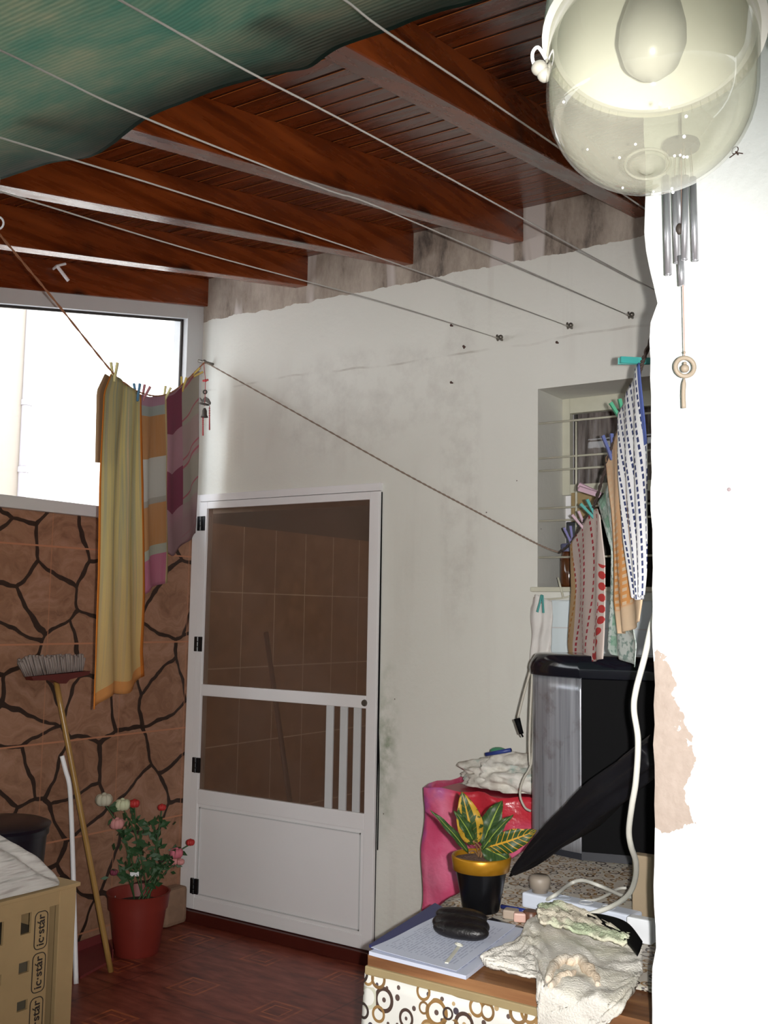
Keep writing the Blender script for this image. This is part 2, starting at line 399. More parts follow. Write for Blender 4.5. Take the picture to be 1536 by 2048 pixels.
# =================================================================== STRUCTURE
bm = bmnew(); box(bm, (-4.1, -3.2, FL - 0.1), (2.2, 3.99, FL)); box(bm, (-4.6, 3.991, FL - 0.1), (-2.2, 7.2, FL)); struct('floor', bm, MT['floor'])
# back wall with door and window openings
WX0, WX1, WZ0, WZ1 = -1.908, -1.15, 1.62, 2.465
bm = bmnew(); yb = 4.27
for a, b in (((-4.1, 2.04), (1.0, 3.6)),):
    pass
def wbox(x0, z0, x1, z1): box(bm, (x0, YW, z0), (x1, yb, z1))
box(bm, (-4.1, YW, FL), (-3.80, YW + 0.03, 2.04)); wbox(-4.1, 2.04, -1.908, 3.6); wbox(-2.76, FL, WX0, 2.04)
wbox(WX0, FL, WX1, WZ0); wbox(WX0, WZ1, WX1, 3.6); wbox(WX1, FL, 1.0, 3.6)
struct('wall_back', bm, MT['backwall'])
# left wall
bm = bmnew(); box(bm, (XL - 0.15, -3.2, FL), (XL, YW, 1.93)); struct('wall_left', bm, MT['stone'])
# glazed opening over the left wall
win = bpy.data.objects.new('window_1', None); COL.objects.link(win); win['kind'] = 'structure'; LOC['window_1'] = V((0, 0, 0))
bm = bmnew(); box(bm, (XL - 0.12, -3.2, 1.93), (XL + 0.035, YW, 1.985), 0.004)                     # bottom rail
prof = [(y, z) for y, z in ((-3.2, roofz(-3.2) - 0.07), (YW, roofz(YW) - 0.07), (YW, roofz(YW)), (-3.2, roofz(-3.2)))]
prism(bm, [(XL - 0.09, y, z) for y, z in prof], (0.10, 0, 0))
box(bm, (XL - 0.09, 3.865, 1.98), (XL + 0.012, YW, 3.09)); box(bm, (XL - 0.09, 1.95, 1.98), (XL + 0.0, 2.02, 2.70))
struct('window_frame', bm, MT['alug'], win)
bm = bmnew(); box(bm, (XL - 0.03, 3.853, 1.985), (XL - 0.02, 3.866, 3.05))
prism(bm, [(XL - 0.03, y, roofz(y) - 0.082) for y in (2.02, 3.86)] + [(XL - 0.03, y, roofz(y) - 0.069) for y in (3.86, 2.02)], (0.01, 0, 0)); struct('gasket', bm, MT['gasket'], win)
bm = bmnew(); prism(bm, [(XL - 0.05, 2.02, 1.98), (XL - 0.05, 3.87, 1.98), (XL - 0.05, 3.87, roofz(3.87) - 0.07), (XL - 0.05, 2.02, roofz(2.02) - 0.07)], (0.005, 0, 0)); struct('window_pane', bm, MT['glass'], win)
# roof boards
bm = bmnew(); y0, y1 = 1.42, YW + 0.05
prism(bm, [(-4.15, y0, roofz(y0) + 0.15), (1.2, y0, roofz(y0) + 0.15), (1.2, y1, roofz(y1) + 0.15), (-4.15, y1, roofz(y1) + 0.15)], (0, 0, 0.03)); struct('ceiling', bm, MT['board'])
# right plastered wall, ragged left edge
bm = bmnew(); N = 90; edge = []
random.seed(3)
for i in range(N + 1):
    z = FL + (2.9 - FL) * i / N
    e = -0.617 + 0.006 * mnoise.noise(V((z * 9, 1, 0))) + 0.003 * mnoise.noise(V((z * 30, 5, 0)))
    if z > 2.02: e += 0.004
    if 2.035 < z < 2.075: e += 0.012 * (1 - abs(z - 2.055) / 0.02)
    if z > 2.08: e -= 0.002 + 0.01 * min(1, (z - 2.08) / 0.1)
    if z < 0.93: e -= 0.006
    edge.append((e, z))
g = []
for ex, z in edge:
    row = [V((ex + 0.006, YR + 0.16, z)), V((ex + 0.003, YR + 0.02, z)), V((ex + 0.006, YR + 0.003, z)), V((ex + 0.016, YR, z))] + [V((ex + 0.016 + (1.9 - ex) * k / 10, YR, z)) for k in range(1, 11)] + [V((1.95, YR + 0.16, z))]
    g.append(row)
bm = gridmesh(g); struct('wall_right', bm, MT['rwall'], smooth='auto')
bm = bmnew(); box(bm, (0.95, YR + 0.17, FL), (1.1, YW, 3.2)); struct('wall_side', bm, MT['rwall'])  # unseen wall, added to block light at the end of the nook
bm = bmnew(); box(bm, (-4.1, -3.3, FL), (2.3, -3.2, 2.6)); struct('wall_front', bm, MT['rwall'])  # unseen wall behind the camera, added to keep sky light out
bm = bmnew(); box(bm, (2.1, -3.2, FL), (2.2, YR, 2.6)); struct('wall_patio', bm, MT['rwall'])
# room behind the screen door
bm = bmnew(); box(bm, (-4.5, YW + 0.035, FL), (-4.4, 7.2, 2.5)); struct('wall_inner_left', bm, MT['inner'])
bm = bmnew(); box(bm, (-4.5, 7.2, FL), (-2.2, 7.3, 2.5)); struct('wall_inner_back', bm, MT['inner'])
bm = bmnew(); box(bm, (-2.3, 4.28, FL), (-2.2, 7.2, 2.12)); struct('wall_inner_right', bm, MT['rwall'])  # stops short of the ceiling, a made-up gap letting sky light in
bm = bmnew(); box(bm, (-4.5, 4.28, 2.45), (-2.2, 7.3, 2.55)); struct('ceiling_inner', bm, MT['outer2'])
# threshold and baseboards
MT['redwood'] = plain('dark_red_threshold_stone', '#4a1a12', 0.4)
bm = bmnew(); box(bm, (-3.9, YW - 0.05, FL), (-2.70, YW + 0.02, -0.004), 0.004); struct('trim_1', bm, MT['redwood'])
bm = bmnew(); box(bm, (-2.70, YW - 0.012, FL), (-1.2, YW, 0.03)); struct('baseboard_back', bm, MT['redwood'])
# outer house beyond the glazing
bm = bmnew(); box(bm, (-6.4, 0.0, FL), (-6.2, 12, 7)); struct('wall_outer', bm, MT['outer'])
q = on(44, 800, 0, -6.2); bm = bmnew(); box(bm, (-6.2, 0.5, FL), (-6.12, q.y, 7)); struct('trim_2', bm, MT['outer2'])
q = on(53, 800, 0, -6.10)
dp = thing('drain_pipe', 'pale vertical drain pipe with clamps on the outer house wall seen through the glazing', 'pipe', (q.x, q.y, FL))
bm = bmnew(); tube(bm, [(q.x, q.y, FL), (q.x, q.y, 6.5)], 0.03, 16); link('pipe', bm, MT['dpipe'], dp, True)
for yy in (808, 942):
    p = on(50, yy, 0, -6.15); bm = bmnew(); lathe(bm, [(0.036, -0.02), (0.036, 0.02)], (q.x, q.y, p.z), 16); box(bm, (q.x - 0.09, q.y - 0.01, p.z - 0.015), (q.x + 0.0, q.y + 0.075, p.z + 0.015)); link('clamp', bm, MT['dpipe'], dp)
# =================================================================== BEAMS
blab = ['dark varnished roof beam running along the top of the glazing', 'varnished roof beam second from the glazing, ending left on the wall',
        'varnished roof beam ending third along the back wall, middle of the five', 'varnished roof beam ending above the dark cement stain on the wall',
        'varnished roof beam nearest the lamp, ending behind the wall edge']
for i, (xn, xf) in enumerate(((-3.99, -3.935), (-3.27, -3.255), (-2.63, -2.625), (-2.02, -2.055), (-1.325, -1.475))):
    bm = bmnew(); y0, y1 = 1.40, YW + 0.03; ww = 0.075
    xs = lambda y: xn + (xf - xn) * (y - 1.6) / (YW - 1.6)
    pts = [(xs(y0), y0, roofz(y0)), (xs(y0) + ww, y0, roofz(y0)), (xs(y1) + ww, y1, roofz(y1)), (xs(y1), y1, roofz(y1))]
    prism(bm, pts, (0, 0, 0.152)); bmesh.ops.bevel(bm, geom=bm.edges[:], offset=0.003, segments=1, affect='EDGES')
    tag(link('roof_beam', bm, MT['beam']), blab[i], 'beam', 'varnished beams under the board ceiling')
# =================================================================== SHADE NET
edgepx = [(-60, 372), (0, 355), (60, 335), (110, 320), (180, 310), (225, 285), (250, 265), (290, 235), (330, 215), (370, 200), (440, 172), (520, 150), (580, 138), (620, 130), (655, 105), (680, 90), (720, 75), (760, 62), (795, 50), (830, 35), (890, 15), (950, 0), (1010, -25), (1070, -50), (1130, -80)]
n0 = V((0, -SL, 1)); p0 = V((0, YW, 3.13 - 0.012))
ep = [onp(a, b, p0, n0) for a, b in edgepx]
ep = [V((-3.85, 1.74, ep[0].z))] + ep + [V((0.3, 1.62, 2.66)), V((1.9, 1.6, 2.66))]
g = []; uvs = []; NR = 46
ee = smoothpath(ep, 110)
for i in range(NR + 1):
    row = []; ur = []; t = (i / NR)
    for j, e in enumerate(ee):
        y = e.y + (-3.1 - e.y) * t; dy = e.y - y
        z = 2.686 - SL * min(dy, 0.5) - SL * 0.4 * max(0, dy - 0.5) - 0.04 * min(1, dy * 1.1) + 0.02 * mnoise.noise(V((e.x * 1.5, y * 2.0, 0))) * min(1, dy * 4) - 0.03 * math.sin(min(1, dy / 4.8) * math.pi)
        if dy < 1e-6: z = e.z - 0.006
        row.append(V((e.x, y, z))); ur.append((j / 109, 1 - t))
    g.append(row); uvs.append(ur)
o = link('shade_net', gridmesh(g, uvs), MT['net'], smooth=True, origin=(0, 0, 0)); o.name = 'shade_net'
tag(o, 'green woven shade net with dusty patches stretched over the patio', 'shade net'); solid(o, 0.0015)
# =================================================================== CLOTHESLINES
MT['wire'] = plain('grey_clothesline_wire', '#b3aea8', 0.5)
MT['steel'] = plain('dull_steel', '#7c776f', 0.4, metal=0.8)
def cline(pts, label, hook=None, r=0.0022, group='wires strung over the patio'):
    h = V(pts[-1]); t = thing('clothesline', label, 'clothesline', h, group)
    bm = bmnew(); tube(bm, pts, r, 6, smooth=max(14, len(pts) * 4)); link('wire', bm, MT['wire'], t, True)
    if hook:
        bm = bmnew(); tube(bm, [V((h.x, YW + 0.01, h.z)), h + V((0, -0.004, 0))], 0.005, 8); torus(bm, h + V((0, -0.014, 0)), 0.011, 0.0045, (0.9, 0.3, 0.1), 14, 6)
        ball(bm, h + V((0.006, 0.004, 0.006)), 0.011); link('screw_eye', bm, MT['steel'], t, True)
        bm = bmnew(); k = (V(pts[-2]) - h).normalized(); tube(bm, [h + k * 0.012, h + k * 0.06], lambda u: 0.005 - 0.002 * u, 6); link('knot', bm, MT['wire'], t, True)
def lx(pp, X): return [on(a, b, 0, X) for a, b in pp]
def wallpt(a, b): return on(a, b, 1, YW - 0.03)
def linepts(pp, end, X0):
    P = lx(pp, X0); s = P[0] + (P[0] - P[1]).normalized() * 1.0
    return [s] + P + [wallpt(*end)]
cline(linepts([(0, 383), (400, 505), (768, 605)], (998, 677), -2.085), 'thin wire clothesline fixed at the leftmost of the wall screw eyes', True)
cline(linepts([(0, 275), (400, 398), (800, 530)], (1138, 653), -1.765), 'thin wire clothesline fixed at the middle of the three wall screw eyes', True)
cline(linepts([(0, 100), (280, 232), (650, 378), (800, 432)], (1260, 632), -1.50), 'thin wire clothesline fixed at the right screw eye, nearest the wall edge', True)
P = linepts([(240, 0), (500, 145), (768, 285), (1290, 570)], (1500, 695), -1.2); P[-1] = on(1290, 570, 0, -1.2) + V((0, 0.6, 0.075))
cline(P, 'thin wire clothesline passing behind the right wall edge above the green peg')
P = lx([(600, -52), (690, 0), (768, 60), (960, 188), (1150, 318), (1290, 418)], -0.95); P.append(P[-1] + V((0, 1.2, 0.13)))
cline(P, 'thin wire clothesline passing in front of the beam nearest the lamp')
# screws, nails and marks on the wall
MT['rust'] = plain('rusty_iron', '#4a332b', 0.7)
for (a, b, l) in ((905, 652, 'small rusty nail in the wall just under the leftmost wire end'), (930, 694, 'bent rusty nail left below the leftmost screw eye'), (1116, 686, 'small rusty screw low right of the middle wire end'), (905, 766, 'tiny rusty nail alone in the wall above the sagging cord')):
    p = on(a, b, 1, YW); bm = bmnew(); tube(bm, [p + V((0, 0.01, 0)), p + V((0, -0.012, 0)), p + V((0.004, -0.016, -0.01 if b == 694 else -0.002))], 0.004, 6); ball(bm, p + V((0, -0.013, 0)), 0.006, seg=8); tag(link('wall_nail', bm, MT['rust']), l, 'nail', 'old nails in the back wall')
# =================================================================== SCREEN DOOR
door = bpy.data.objects.new('door_1', None); COL.objects.link(door); door['kind'] = 'structure'; door['label'] = 'white screen door with brown mesh and three slats'; LOC['door_1'] = V((0, 0, 0))
DY = 3.955
bm = bmnew(); box(bm, (-3.897, DY + 0.005, 0), (-3.845, YW + 0.03, 2.105), 0.002); box(bm, (-3.845, DY + 0.005, 2.068), (-2.70, YW + 0.03, 2.105), 0.002); struct('door_jamb', bm, MT['alu'], door)
bm = bmnew()
def db(x0, z0, x1, z1, y=DY, t=0.035, bv=0.003): box(bm, (x0, y, z0), (x1, y + t, z1), bv)
db(-3.842, 0.0, -3.792, 2.065); db(-2.757, 0.0, -2.702, 2.065); db(-3.792, 2.028, -2.757, 2.065); db(-3.792, 1.064, -2.757, 1.122)
db(-3.792, 0.52, -2.757, 0.593); db(-3.792, 0.0, -2.757, 0.06); struct('leaf_frame', bm, MT['alu'], door)
bm = bmnew(); db(-3.792, 0.06, -2.757, 0.52, DY + 0.004, 0.02, 0.0); struct('kick_panel', bm, MT['alu'], door)
bm = bmnew()
for a in ((-3.776, 0.075, -3.770, 0.505), (-2.779, 0.075, -2.773, 0.505), (-3.776, 0.499, -2.773, 0.505), (-3.776, 0.075, -2.773, 0.081)): db(*a, DY, 0.006, 0)
struct('panel_moulding', bm, MT['alug'], door)
for z0, z1 in ((1.122, 2.028), (0.593, 1.064)):
    bm = bmnew(); box(bm, (-3.792, DY + 0.014, z0), (-2.757, DY + 0.016, z1)); struct('mesh_screen', bm, MT['screen'], door)
for a, b in ((650, 664), (678, 692), (705, 719)):
    x0 = on(a, 1500, 1, DY).x; x1 = on(b, 1500, 1, DY).x; bm = bmnew(); db(x0, 0.593, x1, 1.064, DY + 0.002, 0.012); struct('slat', bm, MT['alug'], door)
for yy in (1047, 1288, 1530, 1772):
    p = on({1047: 403, 1288: 397, 1530: 393, 1772: 389}[yy], yy, 1, DY)
    bm = bmnew(); box(bm, (p.x - 0.026, DY - 0.007, p.z - 0.038), (p.x - 0.003, DY + 0.004, p.z + 0.038), 0.003); box(bm, (p.x + 0.003, DY - 0.007, p.z - 0.038), (p.x + 0.026, DY + 0.004, p.z + 0.038), 0.003)
    for dz in (-0.026, 0, 0.026): tube(bm, [(p.x, DY - 0.008, p.z + dz - 0.011), (p.x, DY - 0.008, p.z + dz + 0.011)], 0.007, 10)
    h = struct('hinge', bm, MT['hinge'], door); h['label'] = 'black door hinge'
p = on(729, 1406, 1, DY); bm = bmnew(); lathe(bm, [(0, 0.006), (0.014, 0.006), (0.016, 0), (0.016, -0.006)], p + V((0, 0, 0)), 20, axis=(0, -1, 0)); struct('lock', bm, MT['steel'], door)
# cable down the right side of the door
bm = bmnew(); tube(bm, [on(763, 984, 1, YW - 0.005), on(760, 1200, 1, YW - 0.005), on(756, 1450, 1, YW - 0.005), on(752, 1620, 1, YW - 0.005), on(747, 1890, 1, YW - 0.005)], 0.0055, 8, smooth=30)
tube(bm, [on(756, 1440, 1, YW - 0.008), on(758, 1520, 1, YW - 0.008), on(757, 1600, 1, YW - 0.008), on(755, 1700, 1, YW - 0.008)], 0.003, 6, smooth=16)
tag(link('power_cable', bm, MT['black'], smooth=True), 'black cable running down the wall along the latch side of the door', 'cable')
# stick leaning in the inner room
p1 = on(530, 1265, 0, -4.33); p2 = V((-4.15, p1.y + 0.05, FL)); MT['darkwood'] = plain('dark_wooden_stick', '#3b2417', 0.6)
a = on(532, 1265, 1, 4.9); b = on(585, 1640, 1, 4.75)
d_ = (b - a); b2 = a + d_ * ((FL - a.z) / d_.z)
bm = bmnew(); tube(bm, [a, b2], 0.015, 10); tag(link('wooden_stick', bm, MT['darkwood'], smooth=True), 'dark thin stick standing behind the brown door mesh', 'stick')
# white appliance low behind the slats
bm = bmnew(); box(bm, (-3.45, 5.6, FL), (-2.6, 6.2, 0.72), 0.02); tag(link('low_cabinet', bm, plain('pale_cabinet', '#b9b1ab', 0.5)), 'pale low cabinet dimly seen behind the door slats', 'cabinet')
# =================================================================== WALL HOOK, ROPE, TOWELS
hk = on(410, 724, 1, YW - 0.06); d2 = V((0.55, -0.9, 0)).normalized(); nR = V((-d2.y, d2.x, 0)) * -1.0
def rp(px, py): return onp(px, py, hk, V((d2.y, -d2.x, 0)))
nn = V((d2.y, -d2.x, 0)).normalized()
bm = bmnew(); tube(bm, [V((hk.x, YW + 0.01, hk.z)), hk + V((0, 0, 0)), hk + V((-0.03, -0.02, 0.006))], 0.008, 8); ball(bm, hk + V((0, -0.004, 0)), 0.012)
tag(link('wall_hook', bm, MT['steel'], smooth=True), 'grey metal hook near the corner holding the two rope ends', 'hook')
MT['rope'] = plain('orange_brown_rope', '#a5704f', 0.9); MT['cord2'] = plain('grey_brown_twine', '#8f7e70', 0.9)
def twist(name, pts, r, mat, label, cat='rope', n=60):
    P = smoothpath(pts, n); bm = bmnew()
    for ph in (0, math.pi):
        q = []
        for i, p in enumerate(P):
            d = (P[min(i + 1, n - 1)] - P[max(i - 1, 0)]).normalized(); u = d.orthogonal().normalized(); v = d.cross(u); a = i * 1.1 + ph
            q.append(p + (u * math.cos(a) + v * math.sin(a)) * r * 0.55)
        tube(bm, q, r * 0.75, 6)
    return tag(link(name, bm, mat, smooth=True), label, cat)
rpath = [rp(-60, 400), rp(0, 470), rp(110, 602), rp(225, 745), rp(252, 768), rp(275, 783), rp(310, 792), rp(340, 786), rp(366, 768), rp(398, 736), hk]
twist('towel_rope', rpath, 0.0032, MT['rope'], 'orange brown rope sagging under the towels in front of the glazing', n=150)
a = hk; b = on(1075, 1088, 1, YW - 0.03); c = on(1122, 1106, 1, YW - 0.02)
twist('twine_line', [a, on(600, 830, 1, YW - 0.05), on(800, 942, 1, YW - 0.05), on(950, 1022, 1, YW - 0.045), b, c], 0.0034, MT['cord2'], 'taut twine running from the corner hook diagonally down to the window grille', n=220)
# ring and clip on the beams
p = rp(-6, 446); bm = bmnew(); torus(bm, p, 0.018, 0.003, (cf.x, cf.y, cf.z), 20, 6); tube(bm, [p + V((0, 0, 0.018)), V((p.x, p.y, roofz(p.y) + 0.002))], 0.002, 6); tag(link('ring_hook', bm, MT['pipe'], smooth=True), 'small white ring hanging from the roof at the left edge', 'ring')
p = on(103, 541, 0, -3.9); bm = bmnew(); tube(bm, [p, p + V((0.05, -0.01, 0.01)), p + V((0.06, 0.03, 0.03))], 0.006, 8); tube(bm, [p + V((0.05, -0.01, 0.01)), p + V((0.06, 0.05, -0.045))], 0.008, 8); tag(link('cable_clip', bm, MT['pipe']), 'small white plastic clip stuck on the beam above the glazing', 'clip')
def yellow(t, u, v):
    st = t.noise(t.comb(t.mul(u, 9.0), t.mul(v, 0.6), 0.0), 1.6, 4)
    c = t.ramp(st, [(0.32, '#c6b896'), (0.46, '#dacd92'), (0.55, '#b4b598'), (0.68, '#dec8a2')])
    lo = t.ramp(v, [(0.0, 0.0), (0.45, 0.15), (1.0, 0.8)]); c = t.mix(lo, c, '#dfbb7c')
    ed = t.math('MAXIMUM', t.lt(u, 0.04), t.gt(u, 0.955)); c = t.mix(ed, c, '#cf7f33'); return t.mix(t.mul(t.gt(v, 0.96), 0.6), c, '#e08a3c')
def plaid(t, u, v):
    c = t.ramp(v, [(0.0, '#b0859a'), (0.05, '#a3aba6'), (0.10, '#b9874c'), (0.32, '#c4c2bb'), (0.53, '#a9a49a'), (0.56, '#c08c50'), (0.78, '#b3b5a5'), (0.83, '#c2708e')], 'CONSTANT')
    w_ = t.mul(t.noise(t.comb(t.mul(u, 6.0), v, 0.0), 3), 0.25); c = t.mix(w_, c, '#d6cfca')
    return t.mix(t.gt(u, 0.93), c, '#c9b98f')
def rose(t, u, v):
    cell = t.math('GREATER_THAN', t.math('FRACT', t.math('ADD', t.mul(v, 2.05), 0.47)), 0.5)
    col = t.mul(t.lt(u, 0.5), cell); c = t.mix(cell, '#b08a94', '#a59f96'); c = t.mix(col, c, '#8a4a5e')
    g = t.mul(t.gt(u, 0.5), t.math('MAXIMUM', t.lt(t.per(t.math('ADD', v, t.mul(u, 0.12)), 0.24, 0.05), 0.006), t.mul(t.lt(t.per(t.math('ADD', v, t.mul(u, 0.12)), 0.48, 0.1), 0.008), 1.0)))
    c = t.mix(t.mul(t.gt(u, 0.5), 0.6), c, '#a8a095'); c = t.mix(t.mul(g, 0.8), c, '#b0566a')
    return t.mix(t.ramp(v, [(0.78, 0.0), (0.84, 0.8)]), c, '#a68a8e')
def disp_r(amp, fr, ph=0.0, n=None):
    n = n or nn
    return lambda u, v: n * (amp * math.sin(u * fr * 6.283 + ph + 1.5 * math.sin(v * 3)) * (0.3 + 0.7 * min(1, v * 3)))
pl0 = 'towels pegged along the rope at the glazing'
tw = thing('beach_towel', 'long faded yellow striped towel hanging folded over the rope, leftmost of the towels', 'towel', rp(230, 1400), pl0)
bm = clothgrid([[(222, 748), (209, 785), (206, 925), (203, 1150), (196, 1330), (190, 1419)], [(240, 758), (232, 900), (226, 1200), (222, 1388)], [(262, 776), (258, 900), (256, 1200), (252, 1386)], [(282, 789), (281, 1000), (284, 1190), (282, 1300), (287, 1352)]], rp, 60, 12, disp_r(0.012, 2.5))
o = link('front_layer', bm, cloth_mat('faded_yellow_towelling', yellow, 0.35), tw, True); solid(o, 0.004)
bm = clothgrid([[(222, 748), (206, 782), (203, 925)], [(250, 765), (246, 800), (240, 928)]], lambda a, b: rp(a, b) + nn * 0.022, 16, 8)
o = link('back_layer', bm, cloth_mat('faded_orange_towelling', lambda t, u, v: t.mix(t.noise(t.comb(t.mul(u, 9.0), v, 0.0), 2), '#a58668', '#bb9d7a'), 0.3), tw, True); solid(o, 0.004)
bm = clothgrid([[(282, 789), (283, 900), (284, 1100), (283, 1196)], [(300, 794), (300, 1000), (300, 1178)], [(331, 789), (330, 950), (331, 1100), (330, 1166)]], rp, 50, 10, disp_r(0.01, 1.5, 1))
o = tag(link('check_towel', bm, cloth_mat('orange_pink_check_towelling', plaid, 0.35), smooth=True), 'towel with orange, white and pink blocks, middle of the three on the rope', 'towel', pl0); solid(o, 0.004)
bm = clothgrid([[(333, 789), (332, 950), (328, 1095)], [(347, 783), (343, 1112)], [(364, 769), (364, 930), (366, 1090)], [(380, 756), (382, 1000), (380, 1078)], [(399, 742), (396, 900), (393, 1066)]], rp, 50, 8, disp_r(0.008, 2.0, 2))
o = tag(link('check_towel', bm, cloth_mat('rose_grey_check_towelling', rose, 0.3), smooth=True), 'faded rose and grey checked towel hanging in front of the corner', 'towel', pl0); solid(o, 0.004)
# clothespins
MT['spring'] = plain('pin_spring_steel', '#6f6a66', 0.4, metal=0.9)
def jaw_bm(s):
    bm = bmnew(); pts = [(0.0006 * s, -0.022), (0.006 * s, -0.02), (0.009 * s, 0.008), (0.0165 * s, 0.05), (0.0085 * s, 0.052), (0.003 * s, 0.014), (0.0006 * s, 0.0)]
    prism(bm, [(x, -0.0075, z) for x, z in pts], (0, 0.015, 0)); return bm
PEG = {}
def peg(color, hexv, loc, xdir, zdir, label, group):
    key = color
    if key not in PEG:
        m = plain('peg_plastic_' + color, hexv, 0.5); ms = []
        for s in (-1, 1):
            bm = jaw_bm(s); bmesh.ops.recalc_face_normals(bm, faces=bm.faces[:]); me = bpy.data.meshes.new('jaw'); bm.to_mesh(me); bm.free(); me.materials.append(m); ms.append(me)
        bm = bmnew(); torus(bm, (0, 0, 0.006), 0.006, 0.0016, (0, 1, 0), 14, 5); torus(bm, (0, 0.003, 0.006), 0.006, 0.0014, (0, 1, 0), 14, 5); me = bpy.data.meshes.new('spring'); bm.to_mesh(me); bm.free(); me.materials.append(MT['spring']); ms.append(me)
        PEG[key] = ms
    t = thing('clothespin', label, 'clothespin', loc, group)
    Z = V(zdir).normalized(); X = V(xdir); X = (X - Z * X.dot(Z)).normalized(); Y = Z.cross(X)
    t.rotation_euler = Matrix(((X.x, Y.x, Z.x), (X.y, Y.y, Z.y), (X.z, Y.z, Z.z))).to_euler()
    for nm, me in zip(('jaw', 'jaw', 'spring'), PEG[key]):
        c = bpy.data.objects.new(nm, me); COL.objects.link(c); c.parent = t
gp = 'clothespins on the towel rope'
peg('cream', '#c9bf86', rp(228, 752) , cr, cu + cr * 0.02, 'cream clothespin on the high left end of the yellow towel', gp)
peg('blue', '#3f6f8f', rp(274, 792), cr, cu + cr * 0.0, 'blue clothespin between the yellow and the block-coloured towel', gp)
peg('rose', '#a4646a', rp(287, 794), cr, cu + cr * 0.35, 'dull red clothespin just right of the blue one', gp)
peg('cream', '', rp(330, 795), cr, cu + cr * 0.3, 'cream clothespin standing at the lowest sag of the rope', gp)
peg('yellow', '#b59a45', rp(365, 775), cr, cu + cr * 0.15, 'yellow clothespin in front of the glazing frame at the rose towel', gp)
peg('yellow', '', rp(387, 752), cu, cr + cu * 0.75, 'yellow clothespin lying along the rope end beside the corner hook', gp)
# little bell ornament
bl = thing('wind_bell', 'small dark metal wind bell with red tassels hanging from the corner hook', 'wind bell', hk + V((0.0, -0.03, -0.38)))
MT['bronze'] = plain('dark_bronze', '#3b332c', 0.6, bump=0.2); MT['redt'] = plain('red_thread', '#a8383a', 0.8)
def hb(px, py): return on(px, py, 1, YW - 0.09)
bm = bmnew(); tube(bm, [hk + V((0, -0.01, 0)), hb(411, 760), hb(410, 800), hb(409, 812)], 0.0015, 6); link('string', bm, MT['redt'], bl)
bm = bmnew(); ball(bm, hb(411, 761), 0.008); ball(bm, hb(407, 761.5), 0.006); ball(bm, hb(415, 760), 0.006); link('bead_knot', bm, MT['redt'], bl, True)
bm = bmnew(); torus(bm, hb(410, 784), 0.0085, 0.0042, (cf.x, cf.y, cf.z), 16, 8); link('coin_ring', bm, MT['bronze'], bl, True)
pts = [(399, 795), (404, 800), (410, 793), (416, 797), (420, 805), (419, 809), (411, 803), (403, 804)]
bm = bmnew(); prism(bm, [hb(a, b) for a, b in pts], (0, 0.008, 0)); link('bird_plate', bm, MT['bronze'], bl)
bm = bmnew(); c = hb(408.5, 808); lathe(bm, [(0, 0.006), (0.02, 0.005), (0.031, -0.001), (0.02, -0.006), (0, -0.007)], c, 20, axis=(0.2, 0, 1), sx=1.0, sy=0.6); link('disc', bm, MT['bronze'], bl, True)
c = hb(409, 830); bm = bmnew(); lathe(bm, [(0, 0.036), (0.006, 0.036), (0.012, 0.022), (0.013, 0.0), (0.02, -0.012), (0.017, -0.012), (0.0, 0.02)], c, 20); link('bell', bm, MT['bronze'], bl, True)
for a, y0_, y1_, mt_ in ((406, 833, 871, 'redt'), (419, 812, 860, 'redt'), (396, 810, 824, 'bronze')):
    bm = bmnew(); p = hb(a, y0_); q = hb(a, y1_); tube(bm, [p, p.lerp(q, 0.5), q], lambda t: 0.002 + 0.0018 * t, 6); 
    for k in range(4): ball(bm, p.lerp(q, 0.1 + k * 0.1), 0.0042, seg=8)
    link('tassel', bm, MT[mt_], bl, True)
# =================================================================== WINDOW IN BACK WALL
wn = bpy.data.objects.new('window_2', None); COL.objects.link(wn); wn['kind'] = 'structure'; LOC['window_2'] = V((0, 0, 0))
MT['cream'] = plain('aged_cream_paint', '#c8c6b4', 0.5)
ys = 4.232
a = on(1131, 812, 1, ys); b = on(1131, 990, 1, ys)
bm = bmnew()
for s in ((WX0, b.z, WX0 + 0.036, WZ1), (WX1 - 0.036, b.z, WX1, WZ1), (WX0 + 0.036, a.z - 0.036, WX1 - 0.036, WZ1), (WX0 + 0.036, b.z, WX1 - 0.036, b.z + 0.045)): box(bm, (s[0] + 0.0005, ys, s[1]), (s[2] - 0.0005, ys + 0.035, s[3]))
struct('sash_frame', bm, MT['cream'], wn)
bm = bmnew(); box(bm, (WX0 + 0.05, ys + 0.02, b.z + 0.05), (WX1 - 0.05, ys + 0.024, a.z)); struct('sash_pane', bm, MT['glass'], wn)
bm = bmnew()
for s in ((WX0, WZ0, WX0 + 0.03, WZ1), (WX1 - 0.03, WZ0, WX1, WZ1), (WX0, WZ1 - 0.03, WX1, WZ1)): box(bm, (s[0], ys + 0.036, s[1]), (s[2], ys + 0.06, s[3]))
struct('window_frame', bm, MT['pipe'], wn)
bm = bmnew(); box(bm, (WX0 - 0.02, YW - 0.03, WZ0 - 0.02), (WX1, YW + 0.27, WZ0), 0.004); struct('window_sill', bm, MT['cream'], wn)
def curt(t, u, v):
    return t.ramp(t.noise(t.comb(t.mul(u, 14.0), v, 0.0), 2, 5), [(0.35, '#5f534e'), (0.5, '#8d8078'), (0.65, '#aaa09b')])
g = []; uvs = []
for i in range(21):
    g.append([V((WX0 + 0.03 + (WX1 - WX0 - 0.06) * j / 90, ys + 0.10 + 0.012 * math.sin(j * 0.55), WZ1 - 0.03 - (WZ1 - b.z) * i / 20)) for j in range(91)]); uvs.append([(j / 90, i / 20) for j in range(91)])
o = tag(link('lace_curtain', gridmesh(g, uvs), cloth_mat('grey_lace', curt, 0.1), smooth=True), 'greyish gathered curtain behind the small window sash', 'curtain'); solid(o, 0.002)
